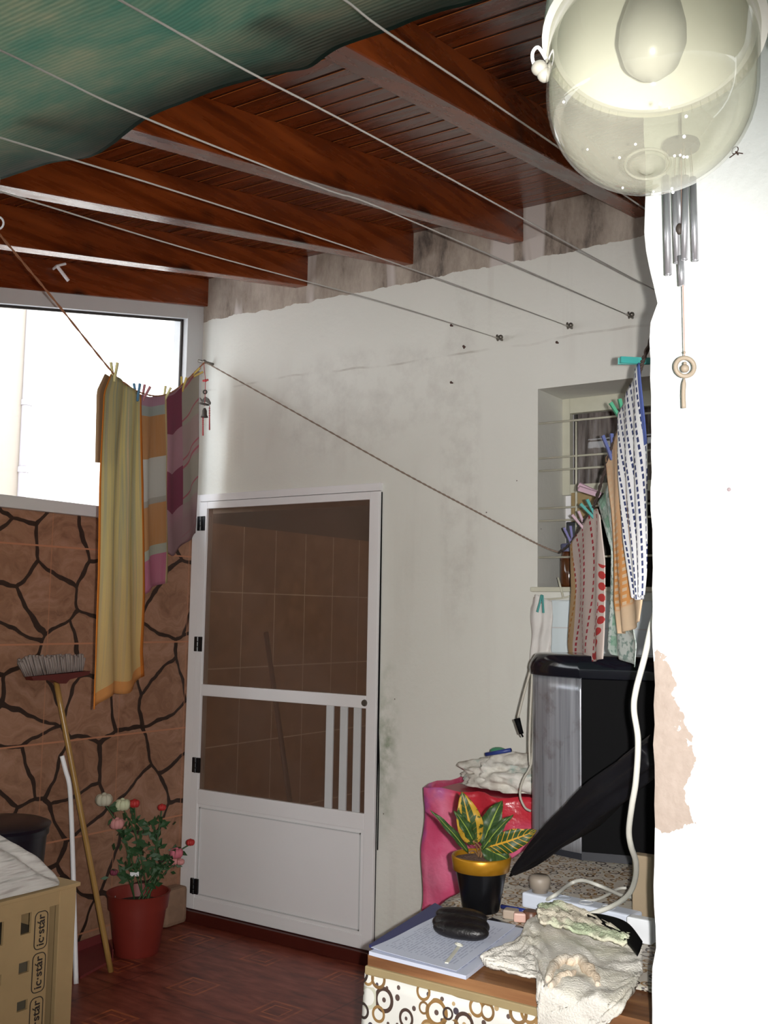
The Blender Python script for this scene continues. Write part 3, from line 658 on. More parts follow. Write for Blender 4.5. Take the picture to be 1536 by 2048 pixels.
bm = bmnew(); box(bm, (WX0 - 0.3, yb + 0.5, 1.3), (WX1 + 0.4, yb + 0.55, 2.7)); box(bm, (WX0 - 0.3, yb, 1.3), (WX0 - 0.25, yb + 0.5, 2.7)); box(bm, (WX1 + 0.35, yb, 1.3), (WX1 + 0.4, yb + 0.5, 2.7)); box(bm, (WX0 - 0.3, yb, 2.65), (WX1 + 0.4, yb + 0.5, 2.7)); box(bm, (WX0 - 0.3, yb, 1.3), (WX1 + 0.4, yb + 0.5, 1.35)); struct('wall_inner_kitchen', bm, plain('dim_room', '#5a534c', 0.9))
gr = thing('window_grille', 'thin white iron bars across the small window recess', 'window grille', (WX0, YW, WZ0))
for yy in (847, 917, 942, 1042, 1066, 1115):
    z = on(1083, yy, 1, YW + 0.012).z if yy != 1066 else on(1083, 1043, 1, YW + 0.012).z - 0.045
    if yy == 1066: z = on(1083, 1044, 1, YW + 0.012).z + 0.053 - 0.0; z = on(1083, 1017, 1, YW + 0.012).z
    bm = bmnew(); tube(bm, [(WX0, YW + 0.012, z), (WX1, YW + 0.012, z)], 0.0045, 8); link('bar', bm, MT['cream'], gr, True)
for px in (1153, 1330):
    x = on(px, 900, 1, YW + 0.008).x; bm = bmnew(); tube(bm, [(x, YW + 0.005, on(1153, 843, 1, YW).z), (x, YW + 0.005, on(1153, 1066, 1, YW).z)], 0.005, 8); link('bar', bm, MT['cream'], gr, True)
# things on the sill
jar = thing('glass_jar', 'amber glass jar with blue-grey lid standing on the window sill', 'jar', (on(1138, 1180, 1, 4.05).x, 4.05, WZ0)); J = LOC[jar.name]
bm = bmnew(); lathe(bm, [(0, 0), (0.034, 0), (0.037, 0.01), (0.037, 0.12), (0.03, 0.14), (0.03, 0.15), (0, 0.15)], J, 20); link('jar_body', bm, plain('amber_glass', '#55301a', 0.08, spec=0.8, var=0.5, sc=60), jar, True)
bm = bmnew(); lathe(bm, [(0.032, 0), (0.034, 0.03), (0.03, 0.034), (0, 0.034)], J + V((0, 0, 0.15)), 20); link('lid', bm, plain('blue_grey_lid', '#5c5f7e', 0.5), jar, True)
p = on(1165, 1030, 1, 4.17); bm = bmnew(); box(bm, (p.x - 0.045, 4.15, p.z - 0.03), (p.x + 0.06, 4.2, b.z - 0.002), 0.004)
bm2 = bmnew(); box(bm2, (p.x - 0.05, 4.11, WZ0), (p.x + 0.07, 4.22, p.z - 0.033), 0.005); tag(link('dark_tin', bm2, plain('dark_tin', '#22232a', 0.3)), 'dark tin on the sill under the tan carton', 'tin')
tag(link('cardboard_carton', bm, plain('tan_cardboard', '#a08a62', 0.8)), 'tan cardboard carton seen just under the window sash', 'carton')
# white flat box hanging under the window
p1 = on(1106, 1200, 1, YW - 0.05); p2 = on(1146, 1310, 1, YW - 0.05)
bx = thing('wall_box', 'white flat box mounted on the wall below the window, behind the sock', 'box', (p1.x, YW, p2.z - 0.1))
bm = bmnew(); box(bm, (p1.x - 0.01, YW - 0.05, p2.z - 0.1), (p1.x + 0.45, YW, p1.z), 0.006); link('body', bm, plain('white_glossy_metal', '#d7e2e6', 0.25, var=0.03), bx)
bm = bmnew(); q = on(1106, 1255, 1, YW - 0.05); box(bm, (p1.x - 0.01, YW - 0.053, q.z - 0.003), (p1.x + 0.45, YW - 0.05, q.z + 0.003)); link('seam', bm, MT['alug'], bx)
# =================================================================== RIGHT WASHING LINE
A = on(1118, 1105, 1, 3.93); B = on(1292, 705, 1, 2.25); e2 = V((B.x - A.x, B.y - A.y, 0)).normalized(); n2 = V((e2.y, -e2.x, 0))
def rq(px, py): return onp(px, py, A, n2)
twist('washing_cord', [A, rq(1140, 1088), rq(1162, 1050), rq(1185, 1018), rq(1204, 960), rq(1222, 900), rq(1240, 850), rq(1262, 800), rq(1280, 740), rq(1292, 705), B + V((0.12, -0.2, 0.06))], 0.0045, plain('dark_brown_cord', '#4a3d38', 0.9), 'dark cord carrying the kitchen cloths from the grille to the wall edge', n=120)
def blue_dash(t, u, v):
    r = t.math('SUBTRACT', t.mul(u, 11.0), t.mul(v, 3.0)); k = t.math('FRACT', r); ln = t.lt(t.math('ABSOLUTE', t.math('SUBTRACT', k, 0.5)), 0.16)
    ds = t.lt(t.math('FRACT', t.math('ADD', t.mul(v, 30.0), t.mul(t.math('FLOOR', r), 0.37))), 0.68); c = t.mix(t.mul(ln, ds), '#eeeef0', '#3d466e'); return t.mix(t.mul(t.gt(u, 0.93), t.lt(v, 0.35)), c, '#5564a0')
def orange_chk(t, u, v):
    k = t.mul(t.math('MAXIMUM', t.lt(t.per(u, 0.14), 0.03), t.lt(t.per(v, 0.035), 0.009)), t.ramp(v, [(0.3, 0.15), (0.6, 0.8), (0.86, 0.8), (0.88, 0.0)])); return t.mix(k, t.mix(t.noise(t.obj(), 8), '#ecc8a2', '#f2dabb'), '#ee9f4c')
def green_dash(t, u, v):
    n_ = t.noise(t.comb(t.mul(u, 16.0), t.mul(v, 26.0), 0.0), 1.0, 2); c = t.mix(t.ramp(n_, [(0.5, 0.0), (0.6, 0.8)]), '#e3ebe6', '#7fa095')
    return t.mix(t.mul(t.mul(t.lt(u, 0.42), t.gt(u, 0.1)), t.ramp(t.math('FRACT', t.mul(v, 8.0)), [(0.45, 0.7), (0.5, 0.25)])), c, '#8fc8a8')
def red_dot(t, u, v):
    r = t.mul(t.math('SUBTRACT', u, t.mul(t.math('SINE', t.mul(v, 5.0)), 0.06)), 6.5); k = t.lt(t.math('ABSOLUTE', t.math('SUBTRACT', t.math('FRACT', r), 0.5)), 0.09)
    ds = t.lt(t.math('FRACT', t.math('ADD', t.mul(v, 22.0), t.mul(t.math('FLOOR', r), 0.31))), 0.6); c = t.mix(t.mul(t.mul(k, ds), t.lt(u, 0.85)), '#ead9d1', '#c2444e')
    sv = t.math('SUBTRACT', t.math('FRACT', t.mul(v, 13.0)), 0.5); su = t.mul(t.math('SUBTRACT', u, t.math('SUBTRACT', 0.93, t.mul(t.math('MAXIMUM', t.math('SUBTRACT', v, 0.72), 0.0), 0.9))), 4.4)
    dot = t.lt(t.math('SQRT', t.math('ADD', t.mul(sv, sv), t.mul(su, su))), 0.36); c = t.mix(t.mul(dot, t.gt(v, 0.35)), c, '#d24a48')
    c = t.mix(t.mul(t.lt(u, 0.13), 0.7), c, '#c9a04f'); return c
gk = 'kitchen cloths pegged on the cord by the window'
bm = clothgrid([[(1140, 1092), (1146, 1180), (1138, 1290), (1141, 1322)], [(1160, 1058), (1165, 1200), (1165, 1322)], [(1190, 1018), (1190, 1200), (1185, 1323)], [(1200, 1030), (1206, 1120), (1205, 1318)]], rq, 50, 12, disp_r(0.006, 2.5, 0, n2))
o = tag(link('kitchen_cloth', bm, cloth_mat('red_dot_cotton', red_dot, 0.15), smooth=True), 'white kitchen cloth with red dashes and a column of red dots, lowest on the cord', 'cloth', gk); solid(o, 0.002)
bm = clothgrid([[(1184, 1005), (1212, 1100), (1206, 1300), (1212, 1308)], [(1200, 975), (1226, 1150), (1228, 1318)], [(1216, 945), (1228, 1100), (1262, 1290), (1258, 1334)]], lambda a, b: rq(a, b) - n2 * 0.02, 50, 12, disp_r(0.007, 2.0, 1, n2))
o = tag(link('kitchen_cloth', bm, cloth_mat('green_dash_cotton', green_dash, 0.15), smooth=True), 'white kitchen cloth with green patches between the red and the orange ones', 'cloth', gk); solid(o, 0.002)
bm = clothgrid([[(1213, 915), (1222, 1020), (1228, 1200), (1240, 1267)], [(1228, 885), (1238, 1050), (1248, 1266)], [(1242, 852), (1256, 1050), (1262, 1258)], [(1252, 850), (1272, 1080), (1288, 1200), (1284, 1243)]], rq, 50, 12, disp_r(0.008, 2.0, 2, n2))
o = tag(link('kitchen_cloth', bm, cloth_mat('orange_check_cotton', orange_chk, 0.15), smooth=True), 'peach kitchen cloth with orange check in its lower half', 'cloth', gk); solid(o, 0.002)
bm = clothgrid([[(1246, 830), (1252, 960), (1262, 1080), (1280, 1195)], [(1258, 800), (1270, 1000), (1286, 1200)], [(1274, 760), (1284, 1000), (1292, 1198)], [(1288, 725), (1298, 900), (1298, 1150), (1296, 1190)]], lambda a, b: rq(a, b) + n2 * 0.012, 50, 12, disp_r(0.008, 2.5, 0.5, n2))
o = tag(link('kitchen_cloth', bm, cloth_mat('blue_dash_cotton', blue_dash, 0.15), smooth=True), 'white cloth with dark blue dashed stripes, highest on the cord at the wall edge', 'cloth', gk); solid(o, 0.002)
gq = 'clothespins on the cord by the window'
peg('teal', '#2f8f8a', rq(1282, 722), cf, -cr * 1.0 + cu * 0.02, 'teal clothespin lying sideways at the top of the blue dashed cloth', gq)
peg('green', '#2f8f6a', rq(1245, 838), cr, cu - cr * 0.42, 'green clothespin where the blue dashed cloth meets the orange one', gq)
peg('navy', '#3e4c86', rq(1222, 905), cr, cu - cr * 0.22, 'blue clothespin at the top of the orange check cloth', gq)
peg('pink', '#b79aa8', rq(1188, 985), cu * 0.6 + cf, -cr + cu * 0.4, 'pink clothespin lying sideways at the top of the green patched cloth', gq)
peg('teal', '', rq(1186, 1030), cr, cu - cr * 0.7, 'teal clothespin at the top corner of the red dashed cloth', gq)
peg('pink', '', rq(1166, 1052), cr, cu - cr * 0.6, 'pink clothespin between the teal and the violet one', gq)
peg('violet', '#6a66a0', rq(1142, 1080), cr, cu - cr * 0.3, 'violet clothespin at the lowest cloth corner beside the jar', gq)
# sock on the ledge with its peg
sp0 = V((0, 3.90, 0))
def sk(px, py): return on(px, py, 1, 3.90)
bm = clothgrid([[(1068, 1195), (1061, 1215), (1064, 1290), (1060, 1325)], [(1075, 1189), (1078, 1260), (1074, 1325)], [(1090, 1196), (1093, 1260), (1090, 1325)], [(1103, 1202), (1104, 1250), (1102, 1295), (1110, 1325)]], sk, 30, 8, lambda u, v: V((0, -0.012 * math.sin(u * math.pi) + 0.004 * math.sin(v * 14 + u * 5) + 0.005 * math.sin(u * 14 + v * 4), 0)))
o = tag(link('white_sock', bm, plain('thin_white_knit', '#dcd8d4', 0.9, bump=0.3), smooth=True), 'limp pale sock pegged below the left corner of the window', 'sock'); solid(o, 0.006)
peg('teal', '', on(1083, 1200, 1, 3.872), cr, -cu + cr * -0.1, 'teal clothespin pointing down on the pale sock', gq)
bm = bmnew(); tube(bm, [sk(1068, 1196), sk(1085, 1199), sk(1125, 1196), sk(1140, 1192)], 0.0035, 8, smooth=12); tube(bm, [sk(1127, 1196), sk(1116, 1155)], 0.0045, 8); tag(link('hanger_wire', bm, MT['cream'], smooth=True), 'bent white wire holding the pale sock under the sill', 'wire')
# =================================================================== TABLE
TX0, TX1, TY0, TY1 = -1.352, 0.2, 1.965, 3.47
MT['tablewood'] = wood_mat('table_edge_wood', 'x', '#5a3a26', '#8a6040', '#a47a52', 0.4)
tb = thing('table', 'wooden table with brown ring-patterned skirt pushed against the right wall edge', 'table', ((TX0 + TX1) / 2, (TY0 + TY1) / 2, FL))
tl = lambda y: TX0 - 0.15 * (y - TY0)
bm = bmnew(); prism(bm, [(TX0, TY0, TT - 0.03), (TX1, TY0, TT - 0.03), (TX1, TY1, TT - 0.03), (tl(TY1), TY1, TT - 0.03)], (0, 0, 0.027)); link('tabletop', bm, MT['tablewood'], tb)
bm = bmnew(); box(bm, (TX0 - 0.004, TY0 - 0.006, TT - 0.045), (TX1, TY0 + 0.004, TT - 0.026), 0.003); e_ = link('edge_moulding', bm, plain('pale_wood_moulding', '#9c8a66', 0.5), tb); e_['label'] = 'paler wooden moulding'
for x in (TX0 + 0.06, TX1 - 0.06):
    for y in (TY0 + 0.06, TY1 - 0.06):
        bm = bmnew(); box(bm, (x - 0.025, y - 0.025, FL), (x + 0.025, y + 0.025, TT - 0.03)); link('leg', bm, MT['tablewood'], tb)
# oilcloth on the rear of the top, and the gathered skirt
rm = rings_mat('ring_pattern_cloth', scale=14.5)
rm2 = rings_mat('ring_pattern_oilcloth', bg='#c6beb2', scale=24)
g = []; uvs = []
for i in range(41):
    y = TY0 + 0.14 + (TY1 - TY0 - 0.14) * i / 40; row = []; ur = []
    for j in range(60):
        s = j / 59 * (TX1 - tl(y) + 0.06) - 0.06
        if s < 0: p = V((tl(y) - 0.008 + 0.004 * math.sin(y * 30), y, TT + s))
        else: p = V((tl(y) - 0.004 + s, y, TT + 0.001 + 0.0012 * mnoise.noise(V((s * 9, y * 9, 0)))))
        row.append(p); ur.append((s, y))
    g.append(row); uvs.append(ur)
o = tag(link('oilcloth', gridmesh(g, uvs), rm2.m, smooth=True), 'greyish oilcloth with small ring pattern covering the rear of the table', 'tablecloth'); solid(o, 0.0015, 0)
g = []; uvs = []; per_ = [(TX0 - 0.004, TY1 - 0.1), (TX0 - 0.004, TY0 - 0.004), (TX1, TY0 - 0.004)]
L1 = per_[0][1] - per_[1][1]; L2 = TX1 - TX0; NS = 240
for i in range(31):
    v = i / 30; z = TT - 0.042 - v * (TT - 0.042 - 0.02 - FL); row = []; ur = []
    for j in range(NS + 1):
        s = j / NS * (L1 + L2); fold = (0.004 + 0.03 * v ** 0.8) * (0.5 + 0.5 * math.sin(s * 26 + 1.3 * math.sin(s * 7))) + 0.012 * v
        if s < L1: p = V((tl(per_[0][1] - s) - 0.006 - fold, per_[0][1] - s, z))
        else: p = V((per_[1][0] + (s - L1), per_[1][1] - fold, z))
        k = math.exp(-((s - L1) / 0.05) ** 2); p += V((-0.02, -0.02, 0)) * k * v
        row.append(p); ur.append((s * 1.08, z))
    g.append(row); uvs.append(ur)
o = link('skirt', gridmesh(g, uvs), rm.m, tb, True); solid(o, 0.0015); o['label'] = 'white cloth skirt with brown rings and dots'
# =================================================================== COVERED BOX WITH RAGS
X0, X1, PY, PZ = -2.172, -1.25, 3.5, 0.835
pk = thing('covered_box', 'tall box wrapped in a shiny pink and red plastic sheet against the back wall', 'covered box', ((X0 + X1) / 2, 3.72, FL))
g = []; uvs = []
path = [(X0 + 0.01, 3.95)] + [(X0 - 0.004 * math.sin(k), 3.95 - k * 0.055) for k in range(1, 8)] + [(X0 + 0.012, PY)] + [(X0 + 0.03 + (X1 - X0) * k / 26, PY - 0.012 * math.sin(k * 0.9)) for k in range(27)]
for i in range(40):
    v = i / 39; row = []; ur = []
    for j, (x, y) in enumerate(path):
        z = PZ - v * (PZ - FL - 0.01) + (0.006 * math.sin(j * 1.3)) * (1 - v)
        d = 0.018 * mnoise.noise(V((x * 6 + z * 3, y * 6, z * 5))) + 0.012 * mnoise.noise(V((x * 16, y * 10, z * 9)))
        row.append(V((x - d * (0.4 if j < 9 else 0), y - d, z))); ur.append((j / len(path), v))
    g.append(row); uvs.append(ur)
def pinkf():
    t = NT('pink_plastic_sheet', 0.28, spec=0.6); u = t.sep(t.uv()); nz = t.noise(t.obj(), 4.5, 5)
    c = t.ramp(nz, [(0.3, '#cc3f66'), (0.5, '#d8587f'), (0.7, '#e4809f')]); c = t.mix(t.ramp(t.noise(t.obj(), 3.1), [(0.56, 0.0), (0.66, 0.75)]), c, '#9a5cae')
    t.col(t.mix(t.mul(t.ramp(u[0], [(0.31, 0.0), (0.36, 1.0)]), t.ramp(t.math('ADD', u[1], t.mul(nz, 0.12)), [(0.15, 1.0), (0.24, 0.0)])), c, '#c9303f')); t.bump(t.noise(t.obj(), 11, 4), 0.5, 0.02); return t.m
bm = gridmesh(g, uvs); o = link('plastic_cover', bm, pinkf(), pk, True); solid(o, 0.002)
bm = bmnew(); box(bm, (X0 + 0.03, PY + 0.03, FL), (X1, 3.95, PZ - 0.012), 0.01); link('box_body', bm, plain('red_plastic', '#a8263a', 0.4), pk)
def lump(name, c, sx, sy, sz, mat, label, cat, amp=0.35, fr=6, seg=48, grp=None, parent=None, floor_z=None):
    bm = bmnew(); bmesh.ops.create_uvsphere(bm, u_segments=seg, v_segments=seg // 2, radius=1.0)
    for v in bm.verts:
        d = v.co.normalized(); k = 1 + amp * mnoise.fractal(V(d) * fr * 0.35 + V(c), 1.0, 2.0, 4) + amp * 0.4 * mnoise.noise(V(d) * fr + V(c) * 3)
        v.co = V((d.x * sx * k, d.y * sy * k, d.z * sz * k)) + V(c)
        if floor_z is not None and v.co.z < floor_z: v.co.z = floor_z
    o = link(name, bm, mat, parent, True)
    if parent is None: tag(o, label, cat, grp)
    return o
def ragm():
    t = NT('pale_stained_rag', 0.9, spec=0.2); c = t.ramp(t.noise(t.obj(), 14, 4), [(0.35, '#bdb6ac'), (0.5, '#dcd8ce'), (0.62, '#e6e2da')])
    c = t.mix(t.ramp(t.noise(t.obj(), 9), [(0.58, 0.0), (0.66, 0.6)]), c, '#7fb0a8'); c = t.mix(t.ramp(t.noise(t.vadd(t.obj(), (5, 5, 5)), 8), [(0.6, 0.0), (0.68, 0.5)]), c, '#c08a90'); t.col(c); t.bump(t.noise(t.obj(), 30), 0.5, 0.01); return t.m
MT['rag'] = ragm()
lump('crumpled_rag', (-1.84, 3.72, PZ + 0.035), 0.25, 0.16, 0.095, MT['rag'], 'crumpled pale rags with blue and pink stains heaped on the pink covered box', 'rag', 0.22, 7, 96, floor_z=PZ + 0.002)
p = on(985, 1503, 1, 3.66); bm = bmnew(); ball(bm, p + V((0, 0.05, -0.004)), 0.03, (1.2, 1, 0.55)); tag(link('green_lid', bm, plain('green_plastic', '#3f8f6a', 0.4), smooth=True), 'small green plastic lid lying on the rag heap', 'lid')
bm = bmnew(); a = on(972, 1509, 1, 3.6); b = on(1022, 1500, 1, 3.6); tube(bm, [a, b], 0.008, 8); tag(link('blue_stick', bm, plain('dark_blue_plastic', '#2d3f86', 0.4), smooth=True), 'dark blue stick lying on top of the rag heap', 'stick')
# =================================================================== STEEL BIN
def onT(px, py, z=TT): return on(px, py, 2, z)
bz = TT + 0.004
bn = thing('pedal_bin', 'tall steel-fronted bin with black lid standing at the rear of the table', 'bin', (-1.27, 3.25, bz))
foot = [(-1.32, 3.07), (-1.40, 3.085), (-1.47, 3.115), (-1.53, 3.165), (-1.555, 3.23), (-1.54, 3.29), (-1.48, 3.335), (-1.38, 3.35)]
backr = [(-1.0, 3.35), (-0.93, 3.20)]
def ext(bm, poly, z0, z1, taper=0): prism(bm, [(x, y, z0) for x, y in poly], (0, 0, z1 - z0))
z0b, z1b = bz + 0.02, on(1110, 1352, 1, 3.1).z
g = []; uv_ = []
fp = smoothpath([V((x, y, 0)) for x, y in foot], 40)
for i in range(13):
    g.append([V((p.x, p.y, z0b + (z1b - z0b) * i / 12)) for p in fp]); uv_.append([(j / 39, i / 12) for j in range(40)])
st = NT('brushed_steel', 0.3, '#8d8f96', 0.45); nz = st.noise(st.vmul(st.obj(), (60, 60, 1.5)), 1.0, 3); st.col(st.mix(st.ramp(st.noise(st.obj(), 16, 5), [(0.55, 0.0), (0.7, 0.45)]), st.ramp(nz, [(0.3, '#83858c'), (0.7, '#b2b4bc')]), '#5d4437')); st.rough(st.ramp(nz, [(0.3, 0.24), (0.7, 0.4)]))
o = link('steel_front', gridmesh(g, uv_), st.m, bn, True); solid(o, 0.003)
bm = bmnew(); ext(bm, [(-1.322, 3.075), (-0.93, 3.19), (-1.0, 3.345), (-1.37, 3.345)], z0b, z1b); o = link('black_side', bm, MT['black'], bn)
bm = bmnew(); ext(bm, [(p.x * 1.0, p.y) for p in fp[::3]] + [(-1.0, 3.36), (-0.92, 3.19)], bz, bz + 0.025); link('base', bm, plain('dark_grey_plastic', '#20222a', 0.4), bn)
cx_, cy_ = -1.27, 3.22
def lidp(k, z): return [(cx_ + (p.x - cx_) * k, cy_ + (p.y - cy_) * k, z) for p in fp] + [(cx_ + (-1.0 - cx_) * k, cy_ + (3.36 - cy_) * k, z), (cx_ + (-0.90 - cx_) * k, cy_ + (3.19 - cy_) * k, z), (cx_ + (-1.1 - cx_) * k, cy_ + (3.125 - cy_) * k, z)]
bm = bmnew(); z1t = on(1110, 1310, 1, 3.15).z; prev = None
for k, z in ((1.0, z1b - 0.004), (1.04, z1b), (1.05, z1b + 0.022), (1.03, z1b + 0.04), (0.97, z1t), (0.93, z1t + 0.004), (0.5, z1t + 0.004)):
    ring = [bm.verts.new(p) for p in lidp(k, z)]
    if prev:
        for j in range(len(ring)): bm.faces.new((prev[j], prev[(j + 1) % len(ring)], ring[(j + 1) % len(ring)], ring[j]))
    else: bm.faces.new(ring[::-1])
    prev = ring
bm.faces.new(prev); link('lid', bm, plain('black_glossy_plastic', '#14151d', 0.12), bn, 'auto')
# its power cord with plug
wc = plain('dirty_white_cord', '#b3aea2', 0.5)
def cy(px, py, y=3.2): return on(px, py, 1, y)
cd = thing('appliance_cord', 'pale cord with small black plug hanging at the left side of the steel bin', 'cord', cy(1060, 1500))
bm = bmnew(); tube(bm, [cy(1068, 1325), cy(1060, 1345), cy(1046, 1395), cy(1036, 1436)], 0.004, 8, smooth=16); tube(bm, [cy(1066, 1325), cy(1062, 1400), cy(1059, 1480), cy(1060, 1530)], 0.004, 8, smooth=16)
tube(bm, [cy(1070, 1325), cy(1067, 1400), cy(1066, 1480), cy(1062, 1530), cy(1046, 1560), cy(1040, 1590), cy(1050, 1615), cy(1062, 1622)], 0.004, 8, smooth=30); link('cord', bm, wc, cd, True)
bm = bmnew(); a = cy(1034, 1437); b = cy(1043, 1468); tube(bm, [a, a.lerp(b, 0.4), b], lambda t: 0.011 - 0.003 * t, 8); tube(bm, [b, cy(1046, 1474)], 0.003, 6); link('plug', bm, MT['black'], cd, True)
# =================================================================== UMBRELLA
ub = thing('folded_umbrella', 'folded black umbrella leaning with its tip on the table beside the potted croton', 'umbrella', onT(1022, 1754))
def um(px, py, t): return on(px, py, 1, 2.74 - 0.3 * t)
axis = [(1020, 1752, 0), (1038, 1735, 0.07), (1066, 1710, 0.2), (1108, 1673, 0.38), (1162, 1628, 0.6), (1212, 1585, 0.8), (1260, 1547, 0.93), (1315, 1508, 1.1)]
P = smoothpath([um(*a) for a in axis], 60)
bm = bmnew(); pts = P[4:]; rings = []; nn_ = 28
for i, p in enumerate(pts):
    t = i / (len(pts) - 1); d = (pts[min(i + 1, len(pts) - 1)] - pts[max(i - 1, 0)]).normalized(); u = d.cross(V((0, 0, 1))).normalized(); v = u.cross(d)
    R = 0.008 + 0.033 * min(1, t * 1.8) ** 0.9; R *= 1 - 0.2 * max(0, t - 0.7)
    rings.append([bm.verts.new(p + (u * math.cos(a) + v * math.sin(a)) * R * (1 + 0.2 * math.sin(6 * a + t * 5) + 0.09 * math.sin(11 * a - t * 9))) for a in [2 * math.pi * j / nn_ for j in range(nn_)]])
for a, b in zip(rings, rings[1:]):
    for j in range(nn_): bm.faces.new((a[j], a[(j + 1) % nn_], b[(j + 1) % nn_], b[j]))
bm.faces.new(rings[0][::-1]); bm.faces.new(rings[-1]); link('canopy', bm, plain('black_umbrella_cloth', '#0d0c12', 0.6, spec=0.3), ub, True)
bm = bmnew(); tube(bm, P[:6], lambda t: 0.003 + 0.004 * t, 8); link('ferrule', bm, MT['black'], ub, True)
bm = bmnew(); d = (P[-1] - P[-4]).normalized(); tube(bm, [P[-1], P[-1] + d * 0.12], 0.012, 10); link('handle', bm, plain('brown_handle', '#5b3420', 0.3), ub, True)
# =================================================================== POTTED CROTON
pc = onT(956, 1838); pc = V((-1.292, 2.375, TT + 0.012))
pp = thing('potted_croton', 'croton plant with yellow-veined leaves in a black pot with gold rim', 'potted plant', pc)
bm = bmnew(); lathe(bm, [(0, 0), (0.044, 0), (0.046, 0.004), (0.066, 0.108), (0.062, 0.108), (0.06, 0.1), (0, 0.1)], pc, 40); link('pot', bm, plain('black_glossy_pot', '#08080b', 0.3), pp, 'auto')
gz = pc + V((0, 0, 0.098)); bm = bmnew(); lathe(bm, [(0.064, 0), (0.071, 0.002), (0.0755, 0.034), (0.073, 0.038), (0.069, 0.036), (0.066, 0.004)], gz, 48); link('gold_rim', bm, plain('gold_paint', '#b5801f', 0.32, metal=0.55, var=0.05), pp, True)
bm = bmnew(); prev = None
lathe(bm, [(0.068, 0.026), (0.05, 0.03), (0.025, 0.034), (0, 0.034)], gz, 32)
for v in bm.verts: v.co.z += 0.004 * mnoise.noise(v.co * 60)
link('soil', bm, plain('brown_fibrous_soil', '#5f4536', 0.95, var=0.5, sc=120, bump=0.8), pp, True)
def leafm(name, dark, yel, amt, vein=0.0):
    t = NT(name, 0.45, spec=0.3); u = t.sep(t.uv()); w_ = t.math('ABSOLUTE', t.math('SUBTRACT', u[0], 0.5))
    rib = t.lt(w_, t.math('SUBTRACT', 0.055, t.mul(u[1], 0.03))); vn = t.lt(t.math('ABSOLUTE', t.math('SUBTRACT', t.math('FRACT', t.math('SUBTRACT', t.mul(u[1], 9.0), t.mul(w_, 3.0))), 0.5)), 0.09)
    bl_ = t.ramp(t.noise(t.comb(t.mul(u[0], 2.0), t.mul(u[1], 5.0), amt), 1.6, 3), [(0.60 - amt * 0.2, 0.0), (0.64 - amt * 0.2, 1.0)])
    side = t.math('MAXIMUM', t.gt(w_, 0.4 - amt * 0.2), 0.0)
    k = t.math('MAXIMUM', rib, t.math('MAXIMUM', t.mul(vn, vein), t.mul(bl_, side))); t.col(t.mix(k, t.mix(t.noise(t.obj(), 20), dark, '#2f4a22'), yel)); t.sheer(0.12); return t.m
LM = [leafm('croton_leaf_yellow', '#26381c', '#a8842a', 0.8, 0.2), leafm('croton_leaf_veined', '#2c3f1d', '#b98a26', 0.15, 0.9), leafm('croton_leaf_dark', '#27391f', '#7f8f3c', 0.05, 0.1)]
def leaf(base, tip, width, facing, mat, parent, bend=0.15, name='leaf'):
    base, tip = V(base), V(tip); d = tip - base; L = d.length; d.normalize(); s = d.cross(V(facing)).normalized(); n_ = s.cross(d)
    g = []; uv_ = []
    for i in range(17):
        t = i / 16; wv = width / 2 * (math.sin(math.pi * t ** 0.8) ** 0.75 if 0 < t < 1 else 0.02); c = base + d * L * t + n_ * (bend * L * (math.sin(t * math.pi) * 0.5))
        g.append([c + s * wv * q + n_ * (abs(q) * wv * 0.25 + 0.004 * math.sin(t * 18) * abs(q)) for q in (-1, -0.5, 0, 0.5, 1)]); uv_.append([((q + 1) / 2, t) for q in (-1, -0.5, 0, 0.5, 1)])
    o = link(name, gridmesh(g, uv_), mat, parent, True); solid(o, 0.0006); return o
def dp_(px, py, dd): return CAM + ray(px, py).normalized() * 1.0 * 0 + (CAM + ray(px, py) / F * dd - CAM)
pd = (pc - CAM).dot(cf)
toc = (CAM - pc).normalized()
crown = pc + V((0, 0, 0.15))
for (b, t_, wd, m, dd0, dd1, fc) in (((948, 1690), (924, 1584), 52, 0, 0, -0.01, (0.1, 0, 0)), ((966, 1692), (1004, 1601), 44, 2, 0.02, 0.04, (-0.3, 0, 0)), ((975, 1694), (1073, 1661), 44, 1, -0.01, -0.03, (0, 0, -0.3)), ((937, 1706), (861, 1620), 15, 2, 0.0, -0.02, (0.4, 0, 0.2)), ((965, 1700), (1026, 1629), 22, 2, -0.01, -0.02, (-0.5, 0, 0)), ((946, 1682), (909, 1622), 24, 2, -0.02, -0.04, (0.3, 0, 0.4)), ((962, 1692), (1020, 1722), 46, 2, 0.0, -0.01, (0, 0, 0.3))):
    Bp = CAM + ray(*b) / F * (pd + dd0); Tp = CAM + ray(*t_) / F * (pd + dd1)
    lf = leaf(Bp, Tp, wd * pd / F, toc + V(fc), LM[m], pp)
    bm = bmnew(); q = gz + V((random.uniform(-0.012, 0.012), random.uniform(-0.012, 0.012), 0.03)); tube(bm, [q, q.lerp(Bp, 0.5) + V((0, 0, 0.01)), Bp], 0.0022, 6, smooth=8); link('leaf_stem', bm, plain('reddish_stem', '#7a5a3c', 0.5) if 'rs' not in MT else MT['rs'], lf, True)
